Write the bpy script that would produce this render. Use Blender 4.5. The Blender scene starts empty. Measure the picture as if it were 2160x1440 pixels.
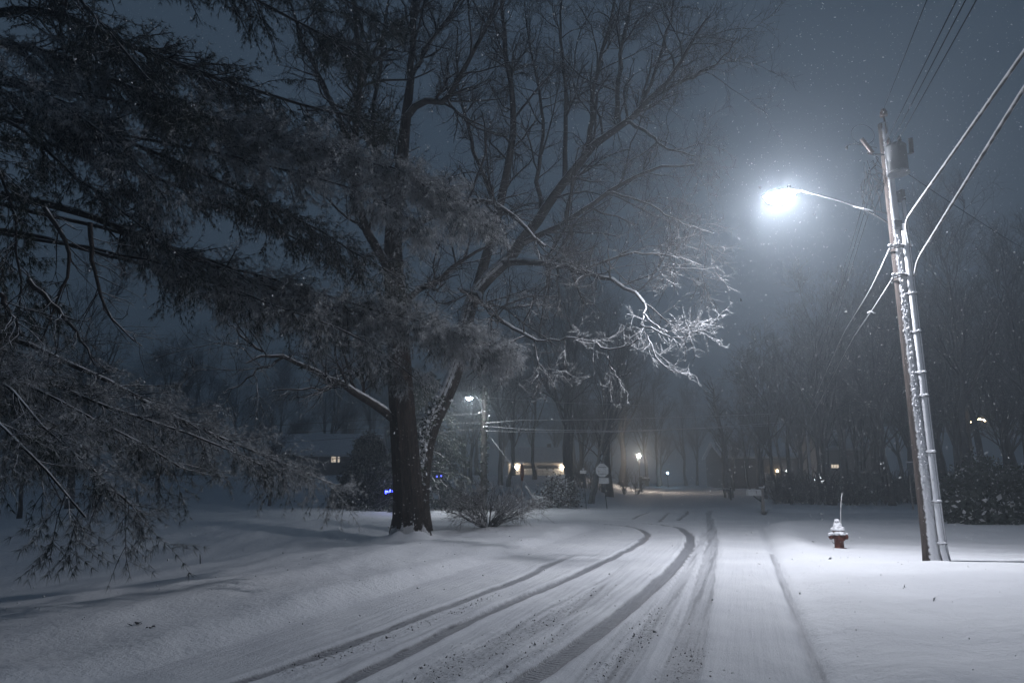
import bpy, math, random
import numpy as np

# ------------------------------------------------------------------ camera, sky, exposure
sc = bpy.context.scene
COL = sc.collection
PITCH = math.radians(11.6)
CAMH = 1.7
cam_data = bpy.data.cameras.new('camera')
cam_data.lens = 24.0
cam_data.sensor_width = 36.0
cam_data.clip_start = 0.05
cam_data.clip_end = 2000
cam = bpy.data.objects.new('camera', cam_data)
COL.objects.link(cam)
cam.location = (0, 0, CAMH)
cam.rotation_euler = (math.pi / 2 + PITCH, 0, 0)
sc.camera = cam

SKY_TINT = (0.42, 0.66, 1.0)
SKY_STRENGTH = 0.088
world = bpy.data.worlds.new('World')
sc.world = world
world.use_nodes = True
wn = world.node_tree.nodes
wl = world.node_tree.links
wn.clear()
w_out = wn.new('ShaderNodeOutputWorld')
w_bg = wn.new('ShaderNodeBackground')
w_sky = wn.new('ShaderNodeTexSky')
w_sky.sky_type = 'NISHITA'
w_sky.sun_disc = False
w_sky.sun_elevation = math.radians(4)
w_sky.sun_rotation = math.radians(200)
w_mix = wn.new('ShaderNodeMix')
w_mix.data_type = 'RGBA'
w_mix.inputs[0].default_value = 0.96            # closed snow cloud, a trace of clear-sky gradient behind it
w_mix.inputs[7].default_value = (*SKY_TINT, 1)
wl.new(w_sky.outputs[0], w_mix.inputs[6])
wl.new(w_mix.outputs[2], w_bg.inputs[0])
w_bg.inputs[1].default_value = SKY_STRENGTH
wl.new(w_bg.outputs[0], w_out.inputs[0])

sc.view_settings.view_transform = 'Standard'
sc.view_settings.look = 'None'
sc.view_settings.exposure = 0.0
sc.view_settings.gamma = 1.0
sc.render.engine = 'CYCLES'
sc.cycles.use_denoising = True
try:
    sc.cycles.denoiser = 'OPENIMAGEDENOISE'
    sc.cycles.denoising_input_passes = 'RGB_ALBEDO_NORMAL'
except Exception:
    pass
sc.cycles.max_bounces = 2
sc.cycles.diffuse_bounces = 1
sc.cycles.glossy_bounces = 1
sc.cycles.transmission_bounces = 1
sc.cycles.volume_bounces = 0
sc.cycles.use_adaptive_sampling = True
sc.cycles.adaptive_threshold = 0.03
sc.cycles.adaptive_min_samples = 20
sc.cycles.use_light_tree = True
sc.cycles.transparent_max_bounces = 4
sc.cycles.sample_clamp_indirect = 3.0

LAMP_STRENGTH = 1180.0
HAZE_DENSITY = 0.0064

# ------------------------------------------------------------------ helpers
rng = np.random.default_rng(7)
random.seed(7)
CT, ST = math.cos(PITCH), math.sin(PITCH)

def ray(px, py):
    u = (px - 1080) / 1440.0
    v = (720 - py) / 1440.0
    return np.array([u, CT - v * ST, ST + v * CT])

def P(px, py, Y):
    """point seen in direction (px, py) that lies Y metres ahead"""
    d = ray(px, py)
    return np.array([0, 0, CAMH]) + d * (Y / d[1])

def G(px, py, z=0.0):
    d = ray(px, py)
    return np.array([0, 0, CAMH]) + d * ((z - CAMH) / d[2])

def sstep(a, b, x):
    t = np.clip((x - a) / (b - a), 0, 1)
    return t * t * (3 - 2 * t)

def norm(v):
    return v / np.maximum(np.linalg.norm(v, axis=-1, keepdims=True), 1e-9)

def tag(o, label=None, cat=None, group=None, kind=None):
    if label: o['label'] = label
    if cat: o['category'] = cat
    if group: o['group'] = group
    if kind: o['kind'] = kind
    return o

def empty(name, loc=(0, 0, 0), rz=0.0, label=None, cat=None, group=None):
    o = bpy.data.objects.new(name, None)
    o.empty_display_size = 0.2
    o.location = loc
    o.rotation_euler = (0, 0, rz)
    COL.objects.link(o)
    return tag(o, label, cat, group)

def link_mesh(name, me, mats, parent=None, loc=None):
    if not isinstance(mats, (list, tuple)):
        mats = [mats]
    for m in mats:
        me.materials.append(m)
    o = bpy.data.objects.new(name, me)
    COL.objects.link(o)
    if parent is not None:
        o.parent = parent
    if loc is not None:
        o.location = loc
    return o

def np_mesh(name, verts, faces, mats, parent=None, loc=None, smooth=True, mat_idx=None, origin=None):
    """verts (N,3), faces (M,k) with one k"""
    verts = np.asarray(verts, dtype=np.float32)
    if origin is not None:
        verts = verts - np.asarray(origin, dtype=np.float32)
    faces = np.asarray(faces, dtype=np.int32)
    k = faces.shape[1]
    me = bpy.data.meshes.new(name)
    me.vertices.add(len(verts))
    me.vertices.foreach_set('co', verts.ravel())
    me.loops.add(faces.size)
    me.loops.foreach_set('vertex_index', faces.ravel())
    me.polygons.add(len(faces))
    me.polygons.foreach_set('loop_start', np.arange(0, faces.size, k, dtype=np.int32))
    me.polygons.foreach_set('loop_total', np.full(len(faces), k, dtype=np.int32))
    if smooth:
        me.polygons.foreach_set('use_smooth', np.ones(len(faces), dtype=bool))
    if mat_idx is not None:
        me.polygons.foreach_set('material_index', np.asarray(mat_idx, dtype=np.int32))
    me.update(calc_edges=True)
    return link_mesh(name, me, mats, parent, loc)

class MB:
    """collects small shapes into one mesh"""
    def __init__(self):
        self.v, self.f, self.s = [], [], []
    def add(self, vs, fs, smooth=False):
        b = len(self.v)
        self.v += [tuple(map(float, p)) for p in vs]
        for f in fs:
            self.f.append(tuple(i + b for i in f))
            self.s.append(smooth)
        return self
    def box(self, c, s, rz=0.0, bev=0.0):
        hx, hy, hz = s[0] / 2, s[1] / 2, s[2] / 2
        ca, sa = math.cos(rz), math.sin(rz)
        if bev <= 0:
            pts = [(x, y, z) for z in (-hz, hz) for x, y in ((-hx, -hy), (hx, -hy), (hx, hy), (-hx, hy))]
            fs = [(3, 2, 1, 0), (4, 5, 6, 7), (0, 1, 5, 4), (1, 2, 6, 5), (2, 3, 7, 6), (3, 0, 4, 7)]
        else:
            b = bev
            pts = []
            for z, i in ((-hz, b), (-hz + b, 0), (hz - b, 0), (hz, b)):
                ax, ay = hx - i, hy - i
                pts += [(-ax + b, -ay, z), (ax - b, -ay, z), (ax, -ay + b, z), (ax, ay - b, z),
                        (ax - b, ay, z), (-ax + b, ay, z), (-ax, ay - b, z), (-ax, -ay + b, z)]
            fs = [tuple(range(7, -1, -1)), tuple(range(24, 32))]
            for r in range(3):
                for k in range(8):
                    fs.append((r * 8 + k, r * 8 + (k + 1) % 8, r * 8 + 8 + (k + 1) % 8, r * 8 + 8 + k))
        pts = [(c[0] + x * ca - y * sa, c[1] + x * sa + y * ca, c[2] + z) for x, y, z in pts]
        return self.add(pts, fs)
    def tube(self, pts, rad, n=8, caps=True, smooth=True):
        pts = np.asarray(pts, float)
        m = len(pts)
        rad = np.full(m, rad, float) if np.isscalar(rad) else np.asarray(rad, float)
        tan = np.gradient(pts, axis=0)
        tan = norm(tan)
        ov = pts[-1] - pts[0]
        if np.linalg.norm(ov) < 1e-6: ov = tan[0]
        ref = np.eye(3)[np.argmin(np.abs(ov))]
        vs = []
        for i in range(m):
            u = norm(np.cross(tan[i], ref)); w = np.cross(tan[i], u)
            for k in range(n):
                a = 2 * math.pi * k / n
                vs.append(pts[i] + rad[i] * (math.cos(a) * u + math.sin(a) * w))
        fs = [(i * n + k, i * n + (k + 1) % n, (i + 1) * n + (k + 1) % n, (i + 1) * n + k) for i in range(m - 1) for k in range(n)]
        self.add(vs, fs, smooth)
        if caps:
            self.f.append(tuple(len(self.v) - m * n + k for k in range(n - 1, -1, -1))); self.s.append(False)
            self.f.append(tuple(len(self.v) - n + k for k in range(n))); self.s.append(False)
        return self
    def lathe(self, c, prof, n=20, smooth=True, axis='z', wob=0.0):
        vs = []
        for r, h in prof:
            for k in range(n):
                a = 2 * math.pi * k / n
                rr = r * (1 + wob * math.sin(3 * a + h * 20) + wob * .6 * math.sin(5 * a + 1))
                x, y, z = rr * math.cos(a), rr * math.sin(a), h
                if axis == 'y': x, y, z = x, -z, y
                if axis == 'x': x, y, z = -z, x, y
                vs.append((c[0] + x, c[1] + y, c[2] + z))
        m = len(prof)
        fs = [(i * n + k, i * n + (k + 1) % n, (i + 1) * n + (k + 1) % n, (i + 1) * n + k) for i in range(m - 1) for k in range(n)]
        self.add(vs, fs, smooth)
        if prof[0][0] > 1e-4:
            self.f.append(tuple(len(self.v) - m * n + k for k in range(n - 1, -1, -1))); self.s.append(False)
        if prof[-1][0] > 1e-4:
            self.f.append(tuple(len(self.v) - n + k for k in range(n))); self.s.append(False)
        return self
    def blob(self, c, s, seed=0, n=8, m=5, rough=.2):
        r = random.Random(seed)
        vs = []
        for i in range(m + 1):
            th = math.pi * i / m
            for k in range(n):
                a = 2 * math.pi * k / n
                q = 1 + r.uniform(-rough, rough)
                vs.append((c[0] + s[0] * q * math.sin(th) * math.cos(a), c[1] + s[1] * q * math.sin(th) * math.sin(a), c[2] + s[2] * (1 + r.uniform(-rough, rough) * .5) * math.cos(th)))
        fs = [(i * n + k, (i + 1) * n + k, (i + 1) * n + (k + 1) % n, i * n + (k + 1) % n) for i in range(m) for k in range(n)]
        return self.add(vs, fs, True)
    def build(self, name, mat, parent=None, loc=None, origin=None):
        me = bpy.data.meshes.new(name)
        v = self.v
        if origin is not None:
            v = [(a - origin[0], b - origin[1], c - origin[2]) for a, b, c in v]
        me.from_pydata(v, [], self.f)
        me.polygons.foreach_set('use_smooth', self.s)
        me.update()
        return link_mesh(name, me, mat, parent, loc)

def copy_tree(o, parent=None, loc=None, rz=None, scale=None, label=None, group=None):
    c = o.copy()
    COL.objects.link(c)
    c.parent = parent
    if loc is not None: c.location = loc
    if rz is not None: c.rotation_euler = (0, 0, rz)
    if scale is not None: c.scale = scale
    if label: c['label'] = label
    if group: c['group'] = group
    for ch in list(o.children):
        copy_tree(ch, c)
    return c

# ------------------------------------------------------------------ materials
def new_mat(name):
    m = bpy.data.materials.new(name)
    m.use_nodes = True
    nt = m.node_tree
    return m, nt, nt.nodes['Principled BSDF']

def node(nt, t, **kw):
    n = nt.nodes.new(t)
    for k, v in kw.items():
        setattr(n, k, v)
    return n

def noise(nt, scale, detail=4, rough=.6, vec=None, coord='Object', stretch=None):
    tc = node(nt, 'ShaderNodeTexCoord')
    out = tc.outputs[coord]
    if stretch:
        mp = node(nt, 'ShaderNodeMapping')
        mp.inputs['Scale'].default_value = stretch
        nt.links.new(out, mp.inputs[0]); out = mp.outputs[0]
    n = node(nt, 'ShaderNodeTexNoise')
    n.inputs['Scale'].default_value = scale
    n.inputs['Detail'].default_value = detail
    n.inputs['Roughness'].default_value = rough
    nt.links.new(out, n.inputs['Vector'])
    return n.outputs[0]

def mrange(nt, val, a, b, c=0.0, d=1.0):
    n = node(nt, 'ShaderNodeMapRange')
    n.interpolation_type = 'SMOOTHSTEP'
    for i, x in zip((1, 2, 3, 4), (a, b, c, d)):
        n.inputs[i].default_value = x
    nt.links.new(val, n.inputs[0])
    return n.outputs[0]

def math_n(nt, op, a, b):
    n = node(nt, 'ShaderNodeMath', operation=op)
    for i, x in ((0, a), (1, b)):
        if isinstance(x, (int, float)): n.inputs[i].default_value = x
        else: nt.links.new(x, n.inputs[i])
    return n.outputs[0]

def mixc(nt, fac, a, b):
    n = node(nt, 'ShaderNodeMix', data_type='RGBA')
    if isinstance(fac, (int, float)): n.inputs[0].default_value = fac
    else: nt.links.new(fac, n.inputs[0])
    for i, x in ((6, a), (7, b)):
        if isinstance(x, tuple): n.inputs[i].default_value = (*x, 1)
        else: nt.links.new(x, n.inputs[i])
    return n.outputs[2]

def bump(nt, bs, h, strength=.3, dist=.02):
    n = node(nt, 'ShaderNodeBump')
    n.inputs['Strength'].default_value = strength
    n.inputs['Distance'].default_value = dist
    nt.links.new(h, n.inputs['Height'])
    nt.links.new(n.outputs[0], bs.inputs['Normal'])

SNOW = (0.80, 0.81, 0.84)

def snowy(name, c1, c2, sdir=(0, 0, 1), lo=.35, hi=.65, nscale=6, namp=.5, tex=8, stretch=None, rough=.85, bmp=.5, bdist=.02, snow=SNOW):
    """a surface with loose snow lying on the sides that face sdir"""
    m, nt, bs = new_mat(name)
    dt = 5 if bmp > 0 else 2
    base = mixc(nt, mrange(nt, noise(nt, tex, dt, .65, stretch=stretch), .35, .68), c1, c2)
    geo = node(nt, 'ShaderNodeNewGeometry')
    vm = node(nt, 'ShaderNodeVectorMath', operation='DOT_PRODUCT')
    d = np.array(sdir, float); d /= np.linalg.norm(d)
    vm.inputs[1].default_value = tuple(d)
    nt.links.new(geo.outputs['Normal'], vm.inputs[0])
    ns = noise(nt, nscale, dt - 1, .7)
    f = math_n(nt, 'ADD', vm.outputs['Value'], math_n(nt, 'MULTIPLY', math_n(nt, 'SUBTRACT', ns, .5), namp * 2))
    f = mrange(nt, f, lo, hi)
    nt.links.new(mixc(nt, f, base, snow), bs.inputs['Base Color'])
    bs.inputs['Roughness'].default_value = rough
    bs.inputs['Specular IOR Level'].default_value = .2
    if bmp > 0:
        h = noise(nt, tex * 1.3, 5, .7, stretch=stretch)
        bump(nt, bs, math_n(nt, 'ADD', h, math_n(nt, 'MULTIPLY', f, .5)), bmp, bdist)
    return m

def plain(name, c1, c2, tex=10, rough=.7, metal=0.0, bmp=.15, stretch=None):
    m, nt, bs = new_mat(name)
    nt.links.new(mixc(nt, mrange(nt, noise(nt, tex, 5, .6, stretch=stretch), .3, .7), c1, c2), bs.inputs['Base Color'])
    bs.inputs['Roughness'].default_value = rough
    bs.inputs['Metallic'].default_value = metal
    bs.inputs['Specular IOR Level'].default_value = .3
    if bmp > 0:
        bump(nt, bs, noise(nt, tex * 2, 4, .6, stretch=stretch), bmp, .01)
    return m

def glow(name, col, strength):
    m = bpy.data.materials.new(name)
    m.use_nodes = True
    nt = m.node_tree
    nt.nodes.clear()
    e = node(nt, 'ShaderNodeEmission')
    e.inputs[0].default_value = (*col, 1)
    e.inputs[1].default_value = strength
    o = node(nt, 'ShaderNodeOutputMaterial')
    nt.links.new(e.outputs[0], o.inputs[0])
    return m

def mat_snow_ground():
    m, nt, bs = new_mat('fresh_snow')
    big = noise(nt, .35, 4, .55)
    fine = noise(nt, 14, 6, .7)
    c = mixc(nt, mrange(nt, big, .35, .7), (.78, .79, .83), (.84, .85, .88))
    # the odd blade, leaf and dead stem poking through
    dots = mrange(nt, noise(nt, 9, 5, .75), .735, .76)
    c = mixc(nt, math_n(nt, 'MULTIPLY', dots, .55), c, (.16, .13, .11))
    nt.links.new(c, bs.inputs['Base Color'])
    bs.inputs['Roughness'].default_value = .75
    bs.inputs['Specular IOR Level'].default_value = .25
    bump(nt, bs, math_n(nt, 'ADD', noise(nt, 3, 5, .6), math_n(nt, 'MULTIPLY', fine, .6)), .75, .05)
    return m

def mat_road():
    m, nt, bs = new_mat('road_snow')
    at = node(nt, 'ShaderNodeAttribute', attribute_name='packed')
    crumbs = noise(nt, 22, 6, .75)
    pk = math_n(nt, 'ADD', at.outputs['Fac'], math_n(nt, 'MULTIPLY', math_n(nt, 'SUBTRACT', crumbs, .5), .55))
    tc = node(nt, 'ShaderNodeTexCoord'); mp = node(nt, 'ShaderNodeMapping'); mp.vector_type = 'TEXTURE'
    mp.inputs['Rotation'].default_value = (0, 0, -math.radians(18.4)); mp.inputs['Scale'].default_value = (.09, 2.6, 1)
    nt.links.new(tc.outputs['Object'], mp.inputs[0])
    st = node(nt, 'ShaderNodeTexNoise'); st.inputs['Scale'].default_value = 1.0; st.inputs['Detail'].default_value = 4; nt.links.new(mp.outputs[0], st.inputs['Vector'])
    streak = mrange(nt, st.outputs[0], .45, .75, 0, .30)
    pk = math_n(nt, 'ADD', pk, streak)
    f = mrange(nt, pk, .18, .95)
    slush = mixc(nt, mrange(nt, noise(nt, 40, 5, .7), .35, .7), (.25, .255, .28), (.38, .39, .42))
    c = mixc(nt, f, mixc(nt, mrange(nt, noise(nt, .6, 3, .5), .35, .7), (.74, .75, .79), (.83, .84, .87)), slush)
    at2 = node(nt, 'ShaderNodeAttribute', attribute_name='crumb')
    holes = mrange(nt, math_n(nt, 'ADD', noise(nt, 30, 4, .8), math_n(nt, 'MULTIPLY', at2.outputs['Fac'], .16)), .74, .78)
    holes = math_n(nt, 'MULTIPLY', holes, mrange(nt, at2.outputs['Fac'], .05, .4))
    c = mixc(nt, holes, c, (.07, .07, .08))
    nt.links.new(c, bs.inputs['Base Color'])
    bs.inputs['Specular IOR Level'].default_value = .3
    nt.links.new(mrange(nt, f, 0, 1, .75, .5), bs.inputs['Roughness'])
    h = math_n(nt, 'ADD', math_n(nt, 'MULTIPLY', st.outputs[0], .8), math_n(nt, 'MULTIPLY', noise(nt, 30, 5, .75), .6))
    at3 = node(nt, 'ShaderNodeAttribute', attribute_name='tread')
    wv = math_n(nt, 'SINE', math_n(nt, 'MULTIPLY', at3.outputs['Fac'], 95.0), 0)
    wv = math_n(nt, 'MULTIPLY', math_n(nt, 'MULTIPLY', wv, mrange(nt, at.outputs['Fac'], .3, .9)), mrange(nt, noise(nt, 3, 3, .6), .4, .65, 0, .16))
    h = math_n(nt, 'ADD', h, wv)
    bump(nt, bs, math_n(nt, 'SUBTRACT', h, math_n(nt, 'MULTIPLY', holes, .8)), .8, .04)
    return m

M = {}
M['snow'] = mat_snow_ground()
M['road'] = mat_road()
M['drift'] = plain('clean_snow', (.78, .79, .83), (.86, .87, .9), 9, .7, 0, .35)
M['bark'] = snowy('ridged_bark', (.030, .022, .019), (.085, .066, .056), lo=.55, hi=.75, tex=9, stretch=(3.2, 3.2, .35), nscale=7, bmp=1.0, bdist=.06)
def mat_foot():
    m = snowy('ridged_bark_snowy_foot', (.022, .016, .015), (.075, .058, .050), lo=.8, hi=.95, tex=10, stretch=(3.4, 3.4, .3), nscale=7, bmp=1.0, bdist=.08)
    nt = m.node_tree; bs = nt.nodes['Principled BSDF']
    old = bs.inputs['Base Color'].links[0].from_socket
    tc = node(nt, 'ShaderNodeTexCoord'); sx = node(nt, 'ShaderNodeSeparateXYZ'); nt.links.new(tc.outputs['Object'], sx.inputs[0])
    geo = node(nt, 'ShaderNodeNewGeometry'); sn = node(nt, 'ShaderNodeSeparateXYZ'); nt.links.new(geo.outputs['Normal'], sn.inputs[0])
    hgt = mrange(nt, sx.outputs[2], .0, .85, .62, -.1)
    face = math_n(nt, 'MULTIPLY', sn.outputs[1], -.38)
    f = math_n(nt, 'ADD', math_n(nt, 'ADD', hgt, face), math_n(nt, 'MULTIPLY', math_n(nt, 'SUBTRACT', noise(nt, 6, 4, .6, stretch=(1, 1, .8)), .5), 1.5))
    nt.links.new(mixc(nt, mrange(nt, f, .58, .68), old, SNOW), bs.inputs['Base Color'])
    return m
M['bark_foot'] = mat_foot()
M['limb'] = snowy('snowy_limb', (.028, .024, .023), (.07, .06, .055), lo=.20, hi=.48, tex=12, nscale=5, namp=.35, bmp=.6)
M['pine_limb'] = snowy('pine_limb', (.020, .018, .018), (.045, .040, .038), lo=.3, hi=.6, tex=12, nscale=5, namp=.35, bmp=.6)
M['twig'] = snowy('snowy_twig', (.028, .024, .023), (.06, .052, .05), lo=.35, hi=.7, tex=12, nscale=3, namp=.4, bmp=0)
M['rime'] = snowy('snow_crusted_twig', (.16, .15, .15), (.34, .33, .33), lo=-.35, hi=.2, tex=14, nscale=25, namp=.45, bmp=0)
M['vine_bark'] = snowy('leaning_trunk_bark', (.03, .023, .02), (.075, .06, .052), sdir=(-.75, -.35, .55), lo=.25, hi=.5, tex=10, stretch=(2.5, 2.5, .5), nscale=9, namp=.5, bmp=.9, bdist=.04)
M['far_bark'] = snowy('woodland_bark', (.045, .040, .038), (.09, .08, .076), lo=.55, hi=.9, tex=6, nscale=2, namp=.4, bmp=0)
M['shrub_twig'] = snowy('shrub_twig', (.05, .043, .04), (.10, .085, .08), lo=.3, hi=.7, tex=10, nscale=5, namp=.5, bmp=0)
M['pale_bark'] = plain('pale_bark', (.20, .19, .18), (.34, .33, .32), 6, .8)
M['needle'] = plain('pine_needles', (.016, .026, .018), (.034, .044, .030), 3, .6, 0, 0)
M['needle_snow'] = plain('snow_dusted_needles', (.42, .43, .45), (.70, .71, .73), 4, .8, 0, 0)
M['pole'] = snowy('weathered_pole', (.040, .031, .028), (.095, .076, .069), sdir=(.30, -.94, .1), lo=.36, hi=.56, tex=10, stretch=(3, 3, .25), nscale=16, namp=.42, bmp=.7, bdist=.02)
M['far_pole'] = plain('dark_pole', (.03, .026, .024), (.06, .05, .046), 8, .9, 0, .3)
M['conduit'] = snowy('snow_stuck_conduit', (.13, .14, .16), (.22, .23, .25), sdir=(-.55, -.8, .1), lo=.25, hi=.6, tex=10, nscale=22, namp=.3, bmp=.3)
M['metal'] = snowy('dull_metal', (.085, .09, .10), (.15, .16, .17), lo=.5, hi=.7, tex=8, rough=.5, bmp=.1)
M['arm'] = plain('weathered_arm', (.03, .032, .035), (.055, .058, .062), 6, .9, 0, .1)
M['tank'] = plain('transformer_paint', (.028, .032, .036), (.048, .052, .058), 4, .5, 0, .1)
M['dark_metal'] = snowy('dark_metal', (.03, .03, .035), (.06, .06, .065), lo=.6, hi=.75, tex=8, rough=.5, bmp=.1)
M['porcelain'] = plain('brown_porcelain', (.06, .035, .03), (.10, .06, .05), 6, .3)
M['cable'] = snowy('snow_coated_cable', (.05, .05, .05), (.10, .10, .10), lo=-1.0, hi=-.3, tex=6, nscale=4, namp=.5, bmp=0)
M['wire'] = plain('bare_wire', (.010, .010, .012), (.018, .018, .02), 6, 1.0, 0, 0)
M['wire'].node_tree.nodes['Principled BSDF'].inputs['Specular IOR Level'].default_value = 0.0
M['far_wire'] = plain('frosted_wire', (.10, .10, .11), (.18, .18, .19), 6, 1.0, 0, 0)
M['hydrant'] = plain('red_hydrant_paint', (.085, .022, .014), (.16, .040, .024), 14, .55, 0, .2)
M['sign_back'] = plain('sign_back_aluminium', (.62, .63, .65), (.74, .75, .77), 5, .45, .0, .05)
M['sign_red'] = plain('sign_red', (.07, .010, .010), (.10, .015, .015), 5, .5, 0, .05)
M['white_paint'] = plain('white_paint', (.72, .72, .72), (.82, .82, .82), 6, .6, 0, .1)
M['wood_post'] = plain('grey_wood_post', (.22, .20, .19), (.34, .31, .29), 8, .8, 0, .4, (3, 3, .4))
M['siding_dark'] = plain('dark_siding', (.10, .095, .10), (.14, .13, .135), 3, .8, 0, .2, (1, 1, 14))
M['siding_light'] = plain('light_siding', (.38, .37, .36), (.48, .46, .45), 3, .8, 0, .2, (1, 1, 14))
M['brick'] = plain('brown_brick', (.12, .075, .06), (.20, .13, .11), 12, .9, 0, .4)
M['glass'] = plain('dark_window', (.02, .022, .028), (.03, .032, .04), 2, .1, 0, 0)
M['leaf'] = snowy('evergreen_leaf', (.022, .034, .022), (.05, .058, .036), lo=.5, hi=.75, tex=5, nscale=9, namp=.5, bmp=0)
M['brownleaf'] = snowy('curled_leaf', (.07, .06, .045), (.14, .115, .09), lo=.45, hi=.7, tex=5, nscale=9, namp=.5, bmp=0)
M['flake'] = plain('snowflake', (.85, .86, .88), (.9, .9, .92), 3, .6, 0, 0)
M['slush'] = plain('dirty_slush', (.05, .05, .055), (.16, .16, .17), 20, .6, 0, .3)
M['lens'] = glow('lit_lamp_lens', (.91, .93, 1.0), LAMP_STRENGTH)
M['lens_far'] = glow('lit_far_lamp_lens', (.92, .97, 1.0), 1000)
M['bulb'] = glow('warm_bulb', (1.0, .80, .58), 180)
M['bulb_post'] = glow('post_lamp_bulb', (1.0, .82, .66), 1100)
M['bulb_small'] = glow('small_warm_bulb', (1.0, .72, .42), 55)
M['bulb_white'] = glow('small_white_bulb', (.9, .95, 1.0), 14)
M['bulb_blue'] = glow('blue_bulb', (.05, .07, 1.0), 16)
M['bulb_cyan'] = glow('cold_yard_bulb', (.45, .75, 1.0), 400)
M['window_lit'] = glow('lit_window', (1.0, .84, .66), 1.0)

# ------------------------------------------------------------------ terrain
_w = rng.normal(size=(24, 2)); _w /= np.linalg.norm(_w, axis=1, keepdims=True)
_ph = rng.uniform(0, 6.28, 24)
def und(x, y, wl, k0, n=6):
    r = 0
    for i in range(k0, k0 + n):
        k = 2 * math.pi / (wl * (0.7 + .12 * (i - k0)))
        r = r + np.sin(k * (_w[i, 0] * x + _w[i, 1] * y) + _ph[i])
    return r / n

RD = np.array([.316, .949]); RD = RD / np.linalg.norm(RD)
RC = np.array([-.35, 6.36])
def road_fields(x, y):
    t = (x - RC[0]) * RD[1] - (y - RC[1]) * RD[0]
    s = (x - RC[0]) * RD[0] + (y - RC[1]) * RD[1]
    d1 = np.maximum(np.abs(t) - 2.95, s - 30)
    d2 = np.abs(y - 34.2 - .05 * x) - 3.7
    fx = 11.0 + (y - 38) * .225
    d3 = np.maximum(np.abs(x - fx) - 3.2, 36 - y)
    k = 4.0
    def smin(a, b):
        h = np.clip(.5 + .5 * (b - a) / k, 0, 1)
        return b * (1 - h) + a * h - k * h * (1 - h)
    d = smin(smin(d1, d2), d3)
    return d, t, s

def H(x, y):
    x = np.asarray(x, float); y = np.asarray(y, float)
    d, t, s = road_fields(x, y)
    fx = 11.0 + (y - 38) * .225
    w = sstep(4, 16, fx - x)
    rise = 2.5 * sstep(40, 100, y) * w + .9 * sstep(46, 125, y) * (1 - w)
    lawn = sstep(0.0, .9, d)
    z = rise + lawn * (.10 + .045 * und(x, y, 2.6, 0) + .10 * und(x, y, 9, 6))
    z = z + .05 * np.exp(-((d - .55) / .4) ** 2)
    gut = np.exp(-((d + .07) / .10) ** 2) * (t > 0) * (s < 22)
    z = z - gut * (.085 + .02 * und(x, y, 1.1, 12))
    z = z + .012 * und(x, y, 1.4, 12) + .01 * und(x, y, .6, 18)
    drift = sstep(-3.4, -5.5, t) * (1 - sstep(18, 24, s))
    z = z + drift * (.035 * np.sin(t * 2.1 + .6 * und(x, y, 6, 3)) + .020 * np.sin(t * 4.7 + s * .35 + und(x, y, 4, 9)))
    fall = np.clip(-t - 6.3, 0, 40)
    z = z - 1.3 * (1 - np.exp(-fall * .11)) * (1 - sstep(19, 29, y - .05 * x)) * sstep(2, 6, y)
    # the verge right of the road swells, then falls off past the hydrant
    z = z + .16 * np.exp(-((s - 6.5) / 4.5) ** 2) * sstep(3.2, 6.5, t) * sstep(0, .9, d)
    z = z - .20 * sstep(10.5, 17, s) * sstep(3.0, 4.6, t) * (1 - sstep(19, 25, s))
    return z

def Hz(x, y):
    return float(H(np.array([x]), np.array([y]))[0])

# tyre tracks: polylines on the road, width, depth, how packed
TR = [
    ([(500, 1440), (700, 1373), (876, 1303), (999, 1257), (1098, 1222), (1158, 1190), (1217, 1166), (1290, 1132)], .20, .030, .85, .8),
    ([(735, 1434), (876, 1366), (999, 1303), (1098, 1261), (1193, 1222), (1291, 1176), (1351, 1145), (1369, 1127), (1345, 1113), (1290, 1105), (1200, 1101), (1000, 1097)], .21, .040, 1.0, 1.0),
    ([(911, 1433), (1087, 1338), (1245, 1264), (1351, 1169), (1392, 1146)], .34, .012, .42, .7),
    ([(1112, 1433), (1203, 1373), (1298, 1303), (1369, 1243), (1421, 1197), (1453, 1155), (1457, 1131), (1436, 1113), (1388, 1105), (1320, 1101)], .26, .040, 1.0, 1.0),
    ([(1290, 1440), (1330, 1380), (1400, 1282), (1446, 1212), (1481, 1141), (1490, 1100)], .24, .014, .45, .9),
    ([(1432, 1433), (1478, 1268), (1505, 1141), (1500, 1105), (1495, 1085), (1500, 1074)], .34, .018, .55, 1.0),
    ([(1430, 1097), (1447, 1085), (1452, 1076)], .18, .02, .8, 1.0),
    ([(1334, 1094), (1350, 1086), (1375, 1078)], .18, .02, .8, 1.0),
    ([(1390, 1100), (1402, 1089), (1412, 1080)], .16, .02, .8, 1.0),
    ([(1180, 1196), (1280, 1160), (1380, 1125), (1440, 1108)], .12, .006, .25, 1.0),
]
TR += [
    ([(600, 1440), (800, 1372), (1000, 1295), (1150, 1235), (1280, 1180)], .12, .010, .30, .9),
    ([(830, 1440), (1000, 1360), (1150, 1285), (1290, 1210), (1370, 1150)], .11, .014, .30, .9),
    ([(1010, 1440), (1150, 1350), (1300, 1250), (1390, 1180)], .11, .014, .35, .9),
    ([(1210, 1440), (1320, 1330), (1400, 1240), (1450, 1170)], .13, .012, .32, .9),
    ([(1370, 1440), (1430, 1310), (1470, 1200), (1490, 1130)], .11, .014, .30, .9),
]
CRUMB = [([(600, 1420), (740, 1372), (900, 1310), (1060, 1250)], .16), ([(940, 1425), (1060, 1360), (1180, 1290), (1270, 1235)], .40),
         ([(880, 1440), (1000, 1370)], .3), ([(1040, 1440), (1120, 1385), (1220, 1320)], .18), ([(1290, 1400), (1350, 1340), (1385, 1280)], .2),
         ([(1440, 1440), (1470, 1360)], .22), ([(1250, 1440), (1310, 1380)], .15)]

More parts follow.
